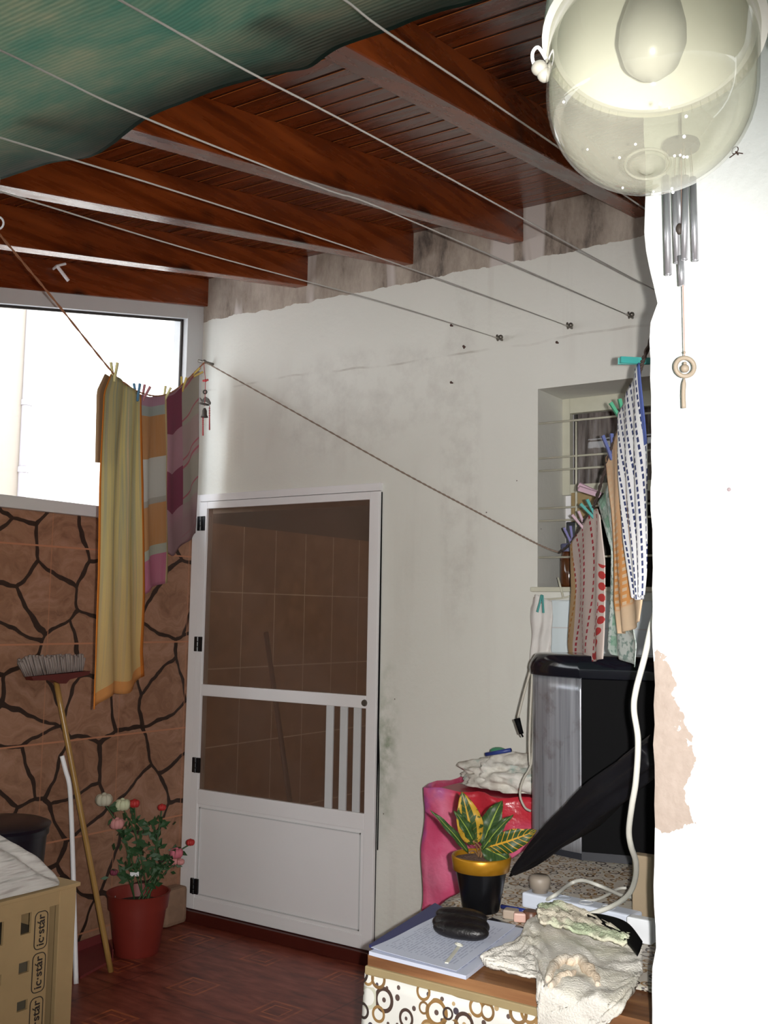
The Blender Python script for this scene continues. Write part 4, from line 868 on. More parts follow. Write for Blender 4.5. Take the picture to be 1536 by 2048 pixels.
# =================================================================== THINGS ON THE TABLE FRONT
MT['paper'] = None
def paperm():
    t = NT('printed_paper', 0.7); u = t.sep(t.uv()); ln = t.lt(t.math('FRACT', t.mul(u[1], 26.0)), 0.42); wd = t.gt(t.noise(t.comb(t.mul(u[0], 22.0), t.math('FLOOR', t.mul(u[1], 26.0)), 0.0), 1.2, 2), 0.47)
    inn = t.mul(t.mul(t.gt(u[0], 0.1), t.lt(u[0], 0.9)), t.mul(t.gt(u[1], 0.08), t.lt(u[1], 0.9))); t.col(t.mix(t.mul(t.mul(ln, wd), t.mul(inn, 0.45)), '#c3c8da', '#7880a0')); return t.m
PM = paperm()
def sheet(name, q, z, th, mat, label, cat, grp=None, n=14, curl=0.0):
    P = [onT(a, b, z) for a, b in q]; g = []; uv_ = []
    for i in range(n + 1):
        row = []; ur = []
        for j in range(n + 1):
            u, v = j / n, i / n; p = P[0].lerp(P[1], u).lerp(P[3].lerp(P[2], u), v); p.z = z + curl * (abs(u - 0.5) * 2) ** 4 * 0.5 + curl * max(0, 0.25 - v) * 2 * (0.5 + mnoise.noise(V((u * 3, v * 3, z * 50)))); row.append(p); ur.append((u, v))
        g.append(row); uv_.append(ur)
    o = tag(link(name, gridmesh(g, uv_), mat), label, cat, grp); solid(o, th, 0); return o
sheet('blue_folder', [(738, 1892), (870, 1808), (896, 1822), (770, 1905)], TT + 0.006, 0.006, plain('dark_blue_folder', '#2f3568', 0.5), 'dark blue folder edge sticking out behind the papers', 'folder')
sheet('paper_stack', [(738, 1908), (893, 1830), (1048, 1862), (932, 1957)], TT + 0.008, 0.008, PM, 'thick stack of printed sheets lying open at the table edge', 'papers', curl=0.003)
sheet('loose_sheet', [(742, 1898), (888, 1826), (1032, 1852), (912, 1944)], TT + 0.0155, 0.0008, PM, 'loose printed sheet on top of the paper stack', 'paper', curl=0.004)
zp = TT + 0.02
pa = onT(922, 1868, zp + 0.01)
pu = onT(862, 1858, zp); pv = onT(983, 1876, zp); ax_ = (pv - pu).normalized(); ay_ = V((-ax_.y, ax_.x, 0)); Lp = (pv - pu).length / 2; pcn = (pu + pv) / 2
bm = bmnew()
def lobe(c, a, b, h):
    r = bmesh.ops.create_uvsphere(bm, u_segments=28, v_segments=14, radius=1.0)
    for v in r['verts']:
        q = v.co.copy(); sgn = lambda x: math.copysign(abs(x) ** 0.75, x); v.co = V(c) + ax_ * (sgn(q.x) * a) + ay_ * (q.y * b) + V((0, 0, q.z * h * (1 + 0.06 * mnoise.noise(q * 4))))
lobe(pcn + V((0, 0, 0.02)), Lp * 0.93, 0.035, 0.024); lobe(pcn + ay_ * -0.022 + ax_ * 0.008 + V((0, 0, 0.014)), Lp * 0.9, 0.028, 0.02); lobe(pcn + ay_ * 0.018 + ax_ * -0.005 + V((0, 0, 0.034)), Lp * 0.85, 0.026, 0.018)
tag(link('leather_pouch', bm, plain('black_leather', '#120e10', 0.4, bump=0.3, sc=60), smooth=True), 'black padded leather pouch lying on the papers in front of the pot', 'pouch')
bm = bmnew(); a = onT(893, 1926, zp); b = onT(918, 1893, zp); s_ = (b - a).normalized(); obox(bm, (a + b) / 2, s_ * (b - a).length / 2, V((-s_.y, s_.x, 0)) * 0.004, V((0, 0, 0.0015)), 0.001); torus(bm, b + V((0, 0, 0.004)), 0.008, 0.002, (0.2, 0.2, 1), 16, 6); tag(link('key_tag', bm, plain('ivory_plastic', '#c9c8bd', 0.3), smooth=False), 'narrow ivory tag with small ring lying on the top sheet', 'tag')
# small clutter right of the pot
gc = 'small clutter between pot and cloths'
def blk(name, px, py, sx, sy, sz, colr, label, cat, rot=0.2, rough=0.5):
    p = onT(px, py, TT + 0.003); bm = bmnew(); c, s = math.cos(rot), math.sin(rot); obox(bm, p + V((0, 0, sz / 2)), V((c, s, 0)) * sx / 2, V((-s, c, 0)) * sy / 2, V((0, 0, sz / 2)), min(sx, sy, sz) * 0.2); return tag(link(name, bm, plain(name + '_material', colr, rough)), label, cat, gc)
blk('beige_block', 1022, 1836, 0.035, 0.03, 0.022, '#a39384', 'small beige block right of the black flower pot', 'block')
blk('pink_block', 1040, 1843, 0.03, 0.022, 0.022, '#c9a396', 'small pinkish block between the beige block and the brown cap', 'block', 0.4)
p = onT(1062, 1843, TT + 0.003); bm = bmnew(); lathe(bm, [(0, 0), (0.02, 0), (0.021, 0.02), (0.017, 0.026), (0, 0.026)], p, 20); tag(link('brown_cap', bm, plain('brown_plastic', '#5d3a2a', 0.4), smooth='auto'), 'round brown cap touching the pale rag', 'cap', gc)
bm = bmnew(); tube(bm, [onT(1003, 1813, TT + 0.008), onT(1060, 1824, TT + 0.010)], 0.006, 8); tag(link('blue_pen', bm, plain('blue_pen_plastic', '#26357c', 0.2), smooth=True), 'dark blue pen lying behind the small blocks', 'pen', gc)
blk('grey_strip', 1010, 1853, 0.10, 0.022, 0.008, '#2b2a30', 'flat dark grey strip lying at the foot of the flower pot', 'strip', -0.25, 0.2)
# power strip and cords
ps = thing('power_strip', 'white power strip lying across the oilcloth behind the pale rags', 'power strip', onT(1150, 1825))
a = onT(1055, 1812); b = onT(1275, 1862); s_ = (b - a).normalized(); sy_ = V((-s_.y, s_.x, 0))
bm = bmnew(); obox(bm, (a + b) / 2 + V((0, 0, 0.022)), s_ * (b - a).length / 2, sy_ * 0.028, V((0, 0, 0.019)), 0.006); link('strip_body', bm, plain('white_socket_plastic', '#cfd6e4', 0.35, var=0.03), ps)
for k in (0.35, 0.55, 0.75):
    c = a.lerp(b, k) + V((0, 0, 0.041)); bm = bmnew(); lathe(bm, [(0.018, 0), (0.018, 0.001), (0.015, 0.0012), (0.014, -0.004), (0, -0.004)], c, 20); link('socket', bm, plain('socket_grey', '#a9b0bc', 0.4) if k == 0.35 else MT['alug'], ps)
pg = thing('beige_plug', 'beige round plug stuck in the left end of the power strip', 'plug', a.lerp(b, 0.12) + V((0, 0, 0.042)))
c = LOC[pg.name]; bm = bmnew(); lathe(bm, [(0, 0), (0.02, 0), (0.02, 0.008), (0.026, 0.01), (0.028, 0.035), (0.022, 0.042), (0, 0.042)], c, 24); link('plug_body', bm, plain('beige_plug_plastic', '#8f8478', 0.5), pg, True)
wh = plain('white_cable', '#cdccc3', 0.4)
def cbl(pts, r, label, n=60):
    bm = bmnew(); tube(bm, pts, r, 10, smooth=n); return tag(link('white_cable', bm, wh, smooth=True), label, 'cable', 'white cables by the power strip')
cbl([onT(1085, 1805, TT + 0.02), onT(1110, 1790, TT + 0.05), on(1140, 1768, 1, 2.62), on(1165, 1761, 1, 2.62), on(1200, 1772, 1, 2.6), onT(1242, 1790, TT + 0.02), onT(1262, 1794, TT + 0.006)], 0.005, 'thin white cable looping up over the power strip', 60)
cbl([onT(1155, 1800, TT + 0.012), onT(1185, 1801, TT + 0.012), onT(1210, 1792, TT + 0.012), onT(1235, 1778, TT + 0.012), onT(1252, 1776, TT + 0.012)], 0.004, 'short white cable lying flat behind the power strip', 40)
ycab = [(1312, 1225, 1.93), (1303, 1252, 1.93), (1289, 1315, 1.95), (1272, 1380, 1.96), (1268, 1420, 1.97), (1276, 1480, 1.98), (1272, 1560, 2.0), (1264, 1610, 2.02), (1258, 1660, 2.06), (1262, 1692, 2.1), (1272, 1725, 2.18), (1270, 1760, 2.28), (1256, 1790, 2.36), (1225, 1812, 2.42), (1180, 1828, 2.42), (1150, 1832, 2.42)]
cbl([on(a_, b_, 1, y_) for a_, b_, y_ in ycab], 0.006, 'thick white cable hanging along the wall edge down to the table', 150)
# black strap and small plug at the right
bm = clothgrid([[(1170, 1828), (1178, 1836), (1185, 1842)], [(1210, 1832), (1213, 1848), (1216, 1856)], [(1255, 1848), (1255, 1875), (1255, 1885)], [(1285, 1885), (1280, 1900), (1275, 1910)]], lambda a, b: onT(a, b, TT + 0.052 + 0.0), 8, 8); o = tag(link('black_strap', bm, MT['black'], smooth=True), 'curved black strap lying right behind the green patterned rag', 'strap'); solid(o, 0.006)
# wooden post standing behind table by the wall edge
a = on(1267, 1780, 1, 2.55); bm = bmnew(); box(bm, (a.x, 2.54, TT + 0.003), (a.x + 0.05, 2.575, on(1272, 1708, 1, 2.55).z), 0.003); tag(link('wood_offcut', bm, plain('pale_wood_offcut', '#93826a', 0.7)), 'pale wooden offcut standing upright at the wall edge behind the white cable', 'wood piece')
a = on(1256, 1838, 1, 2.4); bm = bmnew(); box(bm, (a.x, 2.39, TT + 0.003), (a.x + 0.06, 2.42, a.z + 0.008), 0.004); tag(link('white_adapter', bm, plain('white_adapter_plastic', '#dfe2e6', 0.35)), 'small white adapter at the foot of the wooden offcut', 'adapter')
# rags at the front right
def drape(px, py, h=0.012):
    p = onT(px, py, TT + h)
    if p.y < TY0 - 0.012: p = on(px, py, 1, TY0 - 0.018)
    return p
def towelm(name, a, b, spot, sc=14):
    t = NT(name, 0.95, spec=0.1); c = t.mix(t.noise(t.obj(), sc, 5), a, b); c = t.mix(t.ramp(t.noise(t.obj(), 7, 3), [(0.5, 0.0), (0.62, 0.55)]), c, spot); t.col(c); t.bump(t.noise(t.obj(), 220, 3), 0.8, 0.004); return t.m
def wr(amp, s=0):
    return lambda u, v: V((0, -0.3, 1)) * amp * (0.6 + mnoise.noise(V((u * 7 + s, v * 9, 0))) + 0.5 * mnoise.noise(V((u * 17, v * 21, s))) + 0.25 * mnoise.noise(V((u * 45, v * 50, s))))
tm = towelm('pale_terry_cloth', '#c9c3ba', '#eae6de', '#dcd6c4')
tr_ = thing('terry_rag', 'worn greyish white terry cloth draped over the front edge of the table', 'rag', onT(1150, 1940))
bm = clothgrid([[(962, 1924), (968, 1930), (975, 1936)], [(1028, 1886), (1030, 1920), (1035, 1956)], [(1060, 1848), (1065, 1910), (1088, 1977)], [(1090, 1830), (1095, 1930), (1080, 2012), (1082, 2075)], [(1150, 1845), (1160, 1950), (1150, 2085)], [(1210, 1870), (1215, 1960), (1212, 2060)], [(1285, 1895), (1285, 1950), (1264, 1996)]], drape, 44, 10, wr(0.013))
o = link('terry_sheet', bm, tm, tr_, True); solid(o, 0.006)
for pp_, rr_0 in ((((1098, 1958), (1106, 1934), (1128, 1918), (1156, 1912)), 0.011), (((1136, 1926), (1160, 1922), (1178, 1940), (1200, 1966)), 0.012), (((1100, 1972), (1120, 1956), (1140, 1950), (1150, 1944)), 0.009)):
    bm = bmnew(); tube(bm, [drape(a, b, 0.026) for a, b in pp_], lambda t: rr_0 * (0.35 + 0.65 * math.sin(math.pi * min(1, t * 0.9 + 0.08))), 12, smooth=24)
    for v in bm.verts: v.co += V((1, 1, 1)) * 0.005 * mnoise.noise(v.co * 45) + V((0, 0, 1)) * 0.003 * mnoise.noise(v.co * 110)
    link('rolled_edge', bm, MT.setdefault('peach', towelm('peach_terry', '#d6cab9', '#e9e1d4', '#dcbf9f')), tr_, True)
bm = clothgrid([[(1078, 1818), (1076, 1832), (1082, 1850)], [(1110, 1810), (1112, 1835), (1118, 1858)], [(1160, 1825), (1158, 1850), (1160, 1872)], [(1212, 1850), (1208, 1870), (1210, 1888)], [(1262, 1876), (1258, 1885), (1255, 1893)]], lambda a, b: onT(a, b, TT + 0.045), 18, 10, wr(0.012, 3))
o = tag(link('printed_rag', bm, towelm('green_print_cotton', '#d3c7b4', '#e5dfcc', '#a5c498', 22), smooth=True), 'folded cream rag with faded green print lying behind the terry cloth', 'rag'); solid(o, 0.006)
# =================================================================== CRATE, SACK, BUCKET
CZ = 0.60; ck = on(155, 1772, 2, CZ); cxr = ck.x; cyr = ck.y; cy0 = cyr - 0.62
MT['crate'] = plain('raw_crate_wood', '#a58a62', 0.75, var=0.18, sc=7)
ct = thing('wooden_crate', 'pale wooden crate with square openings and printed logos at the lower left', 'crate', (cxr - 0.25, cyr - 0.3, FL))
def cf_(py_, pz_): return (cxr, py_, pz_)
def fy(px, py): return on(px, py, 0, cxr)
bm = bmnew(); yp = fy(115, 1900).y; box(bm, (cxr - 0.02, yp, FL), (cxr, cyr - 0.004, CZ - 0.0), 0.002); link('corner_post', bm, MT['crate'], ct)
bm = bmnew(); box(bm, (cxr - 0.02, cy0, FL), (cxr, cy0 + 0.05, CZ), 0.002); link('corner_post', bm, MT['crate'], ct)
bm = bmnew(); box(bm, (cxr - 0.48, cyr - 0.02, FL), (cxr - 0.021, cyr, CZ), 0.002); link('side_board', bm, MT['crate'], ct)
bm = bmnew(); zt = fy(130, 1806).z; box(bm, (cxr - 0.018, cy0 + 0.05, zt), (cxr - 0.002, yp, CZ), 0.001); box(bm, (cxr - 0.5, cy0, CZ), (cxr + 0.006, cyr + 0.008, CZ + 0.012), 0.002); link('top_board', bm, MT['crate'], ct)
# printed panel made of strips with square openings
ya = fy(97, 1900).y; yb_ = fy(66, 1900).y; yc_ = fy(62, 1900).y; yd = fy(41, 1900).y; ye = fy(7, 1900).y; yf = cy0 + 0.05
bm = bmnew(); xx0, xx1 = cxr - 0.014, cxr - 0.004
def st_(y0, y1, z0, z1): box(bm, (xx0, y0, z0), (xx1, y1, z1))
st_(yc_, ya, FL + 0.03, zt); st_(ye, yd, FL + 0.03, zt)
def holes(y0, y1, hs):
    z = zt
    for za, zb in hs: st_(y0, y1, za, z); z = zb
    st_(y0, y1, FL + 0.03, z)
def zz(px, py): return fy(px, py).z
holes(yd, yc_, [(zz(52, 1828), zz(52, 1869)), (zz(52, 1924), zz(52, 1946)), (zz(52, 2000), zz(52, 2020)), (zz(52, 2080), zz(52, 2105))])
holes(yf, ye, [(zz(3, 1845), zz(3, 1892)), (zz(3, 1950), zz(3, 1972)), (zz(3, 2026), zz(3, 2045))])
link('slatted_panel', bm, MT['crate'], ct)
bm = bmnew(); box(bm, (cxr - 0.46, cy0 + 0.03, FL + 0.01), (cxr - 0.1, cyr - 0.03, CZ - 0.15)); link('inner_block', bm, plain('brown_block', '#5f5646', 0.8), ct)  # plain brown block filling the crate behind the openings
a = fy(105, 1950); bm = bmnew(); g = [[V((cxr - 0.055 + 0.01 * math.sin(j * 2 + i), ya - 0.02 + (yp - ya + 0.03) * j / 6 * (0.3 + 0.7 * i / 12), zz(105, 1920) - (zz(105, 1920) - FL) * i / 12)) for j in range(7)] for i in range(13)]
o = tag(link('blue_bag', gridmesh(g), plain('dark_blue_bag', '#262452', 0.5), smooth=True), 'dark blue plastic bag showing through the slot of the crate', 'bag'); solid(o, 0.002)
# printed logos (rounded frames with lettering)
ink = plain('black_print_ink', '#29201c', 0.8)
for k, (pa_, pb_) in enumerate((((68, 1821), (94, 1898)), ((67, 1903), (93, 1983)), ((66, 1990), (92, 2070)))):
    z1_, z0_ = fy(82, pa_[1] + 3).z, fy(82, pb_[1]).z; y0_, y1_ = fy(pa_[0] + 1, 1900).y, fy(pb_[0], 1900).y
    bm = bmnew(); r = 0.016; pts = []
    for (cy1, cz1, a0) in ((y1_ - r, z1_ - r, 0), (y0_ + r, z1_ - r, 90), (y0_ + r, z0_ + r, 180), (y1_ - r, z0_ + r, 270)):
        for q in range(5):
            a = math.radians(a0 + q * 22.5); pts.append(V((cxr - 0.0035, cy1 + r * math.cos(a), cz1 + r * math.sin(a))))
    pts.append(pts[0]); tube(bm, pts, 0.0016, 5); lo = link('printed_frame', bm, ink, ct)
    cu_ = bpy.data.curves.new('printed_text', 'FONT'); cu_.body = 'ic·stár'; cu_.size = (y1_ - y0_) * 0.82; cu_.extrude = 0.0004; cu_.offset = 0.0006; cu_.align_x = 'CENTER'; cu_.align_y = 'CENTER'
    tmp = bpy.data.objects.new('tmp_text', cu_); COL.objects.link(tmp); bpy.context.view_layer.update()
    me = bpy.data.meshes.new_from_object(tmp.evaluated_get(bpy.context.evaluated_depsgraph_get())); bpy.data.objects.remove(tmp)
    me.name = 'printed_text'; me.materials.clear(); me.materials.append(ink)
    wdt = max(v.co.x for v in me.vertices) - min(v.co.x for v in me.vertices); sc = (z1_ - z0_) * 0.84 / wdt
    for v in me.vertices:   # reading direction runs up the panel, letters' tops point to the near side
        x, y, z = v.co; v.co = V((cxr - 0.0032 + z, (y0_ + y1_) / 2 - y * 1.0, (z0_ + z1_) / 2 + x * sc)) - LOC[ct.name]
    o = bpy.data.objects.new('printed_text', me); COL.objects.link(o); o.parent = ct
# sack on the crate
bm = bmnew(); sk_ = []
ts = NT('white_woven_sack', 0.7, '#c6c0bb', spec=0.2); ts.bump(ts.noise(ts.vmul(ts.obj(), (6, 3, 22)), 1.0, 3, 0.5), 1.0, 0.06); MT['sack'] = ts.m
hs = [(-60, 1650, 1830), (-30, 1655, 1818), (0, 1666, 1808), (20, 1675, 1800), (40, 1688, 1793), (60, 1700, 1786), (80, 1716, 1779), (98, 1730, 1772), (108, 1736, 1764), (112, 1748, 1758)]
g = []
for i, (px, yt, ybm) in enumerate(hs):
    row = []; bot = on(px, ybm, 0, cxr - 0.02); bot.z = max(bot.z, CZ + 0.014)
    top = on(px, yt, 0, cxr - 0.17)
    for j in range(25):
        a = math.pi * j / 24; t = math.sin(a); c = math.cos(a)
        p = V((cxr - 0.17 + 0.16 * c * (1 - 0.15 * t), bot.y * (1 - t * 0.5) + top.y * t * 0.5, CZ + 0.014 + (top.z - CZ - 0.014) * t ** 0.8))
        f_ = mnoise.noise(V((i * 0.5 + j * 0.25, j * 0.7, 0))); p += V((0.6, 0, 0.8)) * (0.04 * abs(f_) + 0.02 * math.sin(j * 1.2 + i * 0.9) + 0.008 * math.sin(j * 3.1 - i * 1.7)) * min(1, t * 1.6) * (0.35 if i < 1 or i > 7 else 1)
        row.append(p)
    g.append(row)
o = tag(link('white_sack', gridmesh(g), MT['sack'], smooth=True), 'crumpled white sack lying on top of the wooden crate', 'sack'); solid(o, 0.004, 0, 2)
# black bucket behind the crate
a = on(85, 1700, 0, -3.62); bz1 = on(50, 1650, 0, -3.6).z
bc = V((-3.66, on(-6, 1690, 0, -3.66).y, FL)); bk = thing('plastic_bucket', 'dark blue-black bucket by the stone-tiled wall behind the white sack', 'bucket', bc)
h = bz1 - FL; bm = bmnew(); lathe(bm, [(0, 0), (0.14, 0), (0.15, 0.02), (0.19, h - 0.03), (0.198, h - 0.03), (0.198, h), (0.186, h), (0.18, h - 0.05), (0.13, 0.02), (0, 0.02)], bc, 40); link('bucket_body', bm, plain('blue_black_plastic', '#15151f', 0.35), bk, 'auto')
bm = bmnew(); lathe(bm, [(0.20, -0.005), (0.205, 0.008), (0.18, 0.018), (0.08, 0.026), (0, 0.028)], bc + V((0, 0, h)), 40); link('lid', bm, plain('blue_black_lid', '#171722', 0.3), bk, 'auto')
# =================================================================== BROOM, STICK, DUSTPAN
b0 = on(222, 1944, 2, FL); b1 = on(112, 1362, 0, -3.80); br = thing('broom', 'broom standing upside down with grey bristles up, leaning on the stone-tiled wall', 'broom', b0)
hm = NT('lacquered_bamboo', 0.3); zz_ = hm.sep(hm.obj())[2]; hm.col(hm.mix(hm.noise(hm.vmul(hm.obj(), (8, 8, 1)), 3), '#8f6a35', '#b08a50'))
bm = bmnew(); tube(bm, [b0, b0.lerp(b1, 0.33), b0.lerp(b1, 0.66), b1], 0.0125, 12, smooth=10); link('handle', bm, hm.m, br, True)
ax2 = (b1 - b0).normalized(); hy = V((0, 1, -0.02)).normalized(); hc = on(104, 1352, 0, -3.80)
bm = bmnew(); q0 = on(45, 1358, 0, -3.8); q1 = on(166, 1344, 0, -3.8); prism(bm, [on(48, 1352, 0, -3.825), on(166, 1341, 0, -3.825), on(164, 1348, 0, -3.825), on(125, 1358, 0, -3.825), on(118, 1366, 0, -3.825), on(104, 1366, 0, -3.825), on(92, 1359, 0, -3.825), on(52, 1360, 0, -3.825)], (0.05, 0, 0)); link('broom_head', bm, plain('dark_red_plastic', '#571c18', 0.4), br)
bm = bmnew(); random.seed(11)
for i in range(34):
    for j in range(5):
        u = (i + random.random() * 0.6) / 34; b = on(50 + u * 116, 1353 - u * 12, 0, -3.83 + j * 0.014)
        t = on(35 + u * 133 + random.uniform(-3, 3), 1316 - u * 5 + random.uniform(-5, 5) + (6 if u < 0.1 else 0), 0, -3.838 + j * 0.017 + random.uniform(-0.003, 0.003)); tube(bm, [b, b.lerp(t, 0.5), t], lambda w_: 0.0045 + 0.002 * w_, 4)
link('bristles', bm, plain('dirty_grey_bristle', '#8d817c', 0.9, var=0.3, sc=25), br, True)
bm = bmnew(); tube(bm, [on(124, 1512, 0, -3.84), on(131, 1540, 0, -3.82), on(139, 1572, 0, -3.80), on(143, 1640, 0, -3.74), on(147, 1765, 0, -3.66), V((-3.56, 3.03, FL))], 0.0105, 10, smooth=40); tag(link('white_pipe', bm, MT['pipe'], smooth=True), 'thin bent white plastic pipe leaning beside the broom handle', 'pipe')
dpn = thing('dustpan', 'dull pinkish red dustpan on the floor between crate and flower pot', 'dustpan', on(200, 1890, 2, FL)); dm = plain('dull_red_plastic', '#7a3535', 0.5)
def fp_(a, b, z=0.0): return on(a, b, 2, FL + z)
Q = [fp_(150, 1885), fp_(206, 1852), fp_(248, 1900), fp_(158, 1932)]
Q = [V((-3.79, 3.22, FL)), V((-3.86, 3.42, FL)), V((-3.62, 3.50, FL)), V((-3.50, 3.26, FL))]
Q = [fp_(120, 1920), fp_(172, 1876), fp_(226, 1922), fp_(160, 1958)]
for q in Q: q.x = max(q.x, XL + 0.02)
bm = bmnew(); prism(bm, Q, (0, 0, 0.01)); trp = link('tray', bm, dm, dpn)
bm = bmnew()
for u, v_ in ((0, 1), (1, 2)):
    prism(bm, [Q[u], Q[v_], Q[v_] + V((0, 0, 0.05)), Q[u] + V((0, 0, 0.05))], (Q[2] - Q[1]).normalized() * 0.006 if u == 0 else (Q[0] - Q[1]).normalized() * 0.006)
link('tray_rim', bm, dm, trp)
# =================================================================== ROSE POT
rc = V((-3.665, 3.46, FL)); rf = thing('rose_pot', 'reddish plastic pot of white, pink and red artificial roses beside the door', 'potted flowers', rc)
MT['terra'] = plain('red_brown_plastic_pot', '#7c2b22', 0.45)
bm = bmnew(); lathe(bm, [(0, 0), (0.098, 0), (0.102, 0.008), (0.128, 0.2), (0.135, 0.2), (0.142, 0.262), (0.145, 0.27), (0.136, 0.27), (0.125, 0.2), (0.12, 0.2), (0.0, 0.2)], rc, 44); link('pot', bm, MT['terra'], rf, 'auto')
bm = bmnew(); lathe(bm, [(0.124, 0.215), (0.06, 0.225), (0, 0.228)], rc, 24); link('soil', bm, plain('dark_soil', '#35261d', 0.95, var=0.4, sc=80, bump=0.8), rf, True)
def rd(px, py):
    y = 3.28 + (px - 208) / 172 * 0.36; return on(px, py, 1, y)
random.seed(5); grn = plain('artificial_leaf_green', '#31502f', 0.55, var=0.3); stemm = plain('stem_green', '#3c5a34', 0.5)
def rose_f(px, py, r, c, mat):
    p = rd(px, py); bm = bmnew()
    for L_ in range(3):
        n_ = 5 + L_; R = r * (0.4 + 0.3 * L_)
        for k in range(n_):
            a = k * 2 * math.pi / n_ + L_; ball(bm, p + V((math.cos(a) * R * 0.55, math.sin(a) * R * 0.55, (0.25 - 0.18 * L_) * r)), R * 0.62, (1, 1, 1.25), 8)
    ball(bm, p + V((0, 0, r * 0.3)), r * 0.45, (1, 1, 1.3), 8)
    ob = o = link('blossom', bm, mat, rf, True); o['label'] = c + ' rose blossom'
    q = rc + V((random.uniform(-0.05, 0.05), random.uniform(-0.05, 0.05), 0.22)); m_ = q.lerp(p, 0.55) + V((random.uniform(-0.02, 0.02), 0, 0.04)); bm = bmnew(); tube(bm, [q, m_, p + V((0, 0, -r * 0.5))], 0.003, 6, smooth=12); link('stem', bm, stemm, ob, True)
    bm = bmnew()
    for k in range(7):
        t = random.uniform(0.2, 0.92); b = q.lerp(m_, t * 2) if t < 0.5 else m_.lerp(p, t * 2 - 1); d = V((random.uniform(-1, 1), random.uniform(-1, 0.6), random.uniform(-0.2, 0.9))).normalized(); L = random.uniform(0.035, 0.07)
        s = d.cross(V((0.3, -1, 0.2))).normalized(); w_ = L * 0.26; n3 = s.cross(d)
        v1 = [bm.verts.new(b), bm.verts.new(b + d * L * 0.45 + s * w_ + n3 * 0.004), bm.verts.new(b + d * L), bm.verts.new(b + d * L * 0.45 - s * w_ + n3 * 0.004), bm.verts.new(b + d * L * 0.5 - n3 * 0.004)]
        for x in ((0, 1, 4), (1, 2, 4), (2, 3, 4), (3, 0, 4)): bm.faces.new([v1[z] for z in x])
    o = link('leaves', bm, grn, ob); solid(o, 0.0008)
wr_ = plain('white_petal', '#bdb8a4', 0.7, var=0.06); cr_ = plain('cream_petal', '#c6c8a6', 0.7, var=0.06); rr_ = plain('red_petal', '#b02a28', 0.6); pr_ = plain('pink_petal', '#c98a88', 0.7); p2_ = plain('deep_pink_petal', '#c96c7c', 0.7)
for a in ((208, 1598, 0.034, 'white', wr_), (245, 1608, 0.032, 'cream', cr_), (269, 1606, 0.022, 'red', rr_), (324, 1614, 0.018, 'red', rr_), (234, 1646, 0.03, 'pale pink', pr_), (381, 1684, 0.018, 'red', rr_), (353, 1705, 0.028, 'pink', p2_), (346, 1722, 0.02, 'pink', pr_), (361, 1723, 0.017, 'pink', pr_), (228, 1744, 0.016, 'dark pink', plain('dark_pink_petal', '#7a3347', 0.7))): rose_f(*a)
bm = bmnew(); random.seed(21)
for k in range(150):
    b = rd(random.gauss(278, 26), random.uniform(1640, 1765)); b.y += random.uniform(-0.03, 0.08); b.x = max(b.x, XL + 0.05); d = V((random.uniform(-1, 1), random.uniform(-1, 0.6), random.uniform(-0.2, 1))).normalized(); L = random.uniform(0.025, 0.055); s = d.cross(V((0.3, -1, 0.2))).normalized() * L * 0.22
    vv = [bm.verts.new(b), bm.verts.new(b + d * L * 0.5 + s), bm.verts.new(b + d * L), bm.verts.new(b + d * L * 0.5 - s)]; bm.faces.new(vv)
o = link('foliage', bm, grn, rf); o['kind'] = 'stuff'; solid(o, 0.0008)
p = rd(269, 1748); bm = bmnew(); obox(bm, p, cr * 0.02, cf * 0.001, cu * 0.01); o = link('name_tag', bm, MT['pipe'], rf); o['label'] = 'small white tag'
p = rc + V((-0.02, -0.14, 0.235)); p = on(230, 1800, 1, rc.y - 0.08); bm = bmnew(); obox(bm, p, V((0.012, -0.012, 0)), V((0.001, 0.001, 0)), V((0, 0, 0.014))); o = link('sticker', bm, MT['pipe'], rf); o['label'] = 'small white sticker'
bm = bmnew(); a = on(352, 1800, 1, 3.86); box(bm, (XL + 0.002, 3.78, FL), (XL + 0.09, 3.93, 0.12), 0.02); tag(link('stone_block', bm, plain('pale_rough_stone', '#8b6f5a', 0.9, var=0.3, bump=0.5, sc=20)), 'rough pale stone block in the corner behind the rose pot', 'stone')
# =================================================================== WALL LAMP
lc = CAM + ray(1305, 76) / F * 0.80
lv = ray(1305, 76).normalized(); ld = (-cu - lv * (-cu).dot(lv)).normalized(); LA = math.radians(46)
lu = -(ld * math.cos(LA) - lv * math.sin(LA) - cr * 0.03).normalized()      # lamp axis, pointing from the dome up into the shade
lp = thing('hanging_lamp', 'white reflector lamp with clear glass dome and frosted bulb at the upper right', 'lamp', lc)
MT['enamel'] = plain('white_lamp_enamel', '#cacac1', 0.3, var=0.02)
bm = bmnew(); lathe(bm, [(0.079, 0.0), (0.0725, -0.003), (0.0715, 0.010), (0.068, 0.03), (0.060, 0.055), (0.045, 0.085), (0.03, 0.1), (0.03, 0.15), (0.036, 0.152), (0.038, 0.1), (0.056, 0.085), (0.075, 0.055), (0.0835, 0.03), (0.0845, 0.0), (0.079, 0.0)], lc, 56, axis=lu); rfl = link('reflector', bm, MT['enamel'], lp, 'auto')
HG = 0.121
bm = bmnew(); lathe(bm, [(0.0, -HG)] + [(0.078 * math.sin(a) ** 0.85, -0.045 - (HG - 0.045) * math.cos(a) ** 0.9 if math.cos(a) > 0 else -0.045) for a in [k * math.pi / 2 / 14 for k in range(1, 14)]] + [(0.078, -0.045), (0.0785, -0.02), (0.079, 0.0)], lc - lu * 0.002, 64, axis=lu); o = link('glass_dome', bm, MT['lampglass'], lp, True); solid(o, 0.0022, -1); gd = o
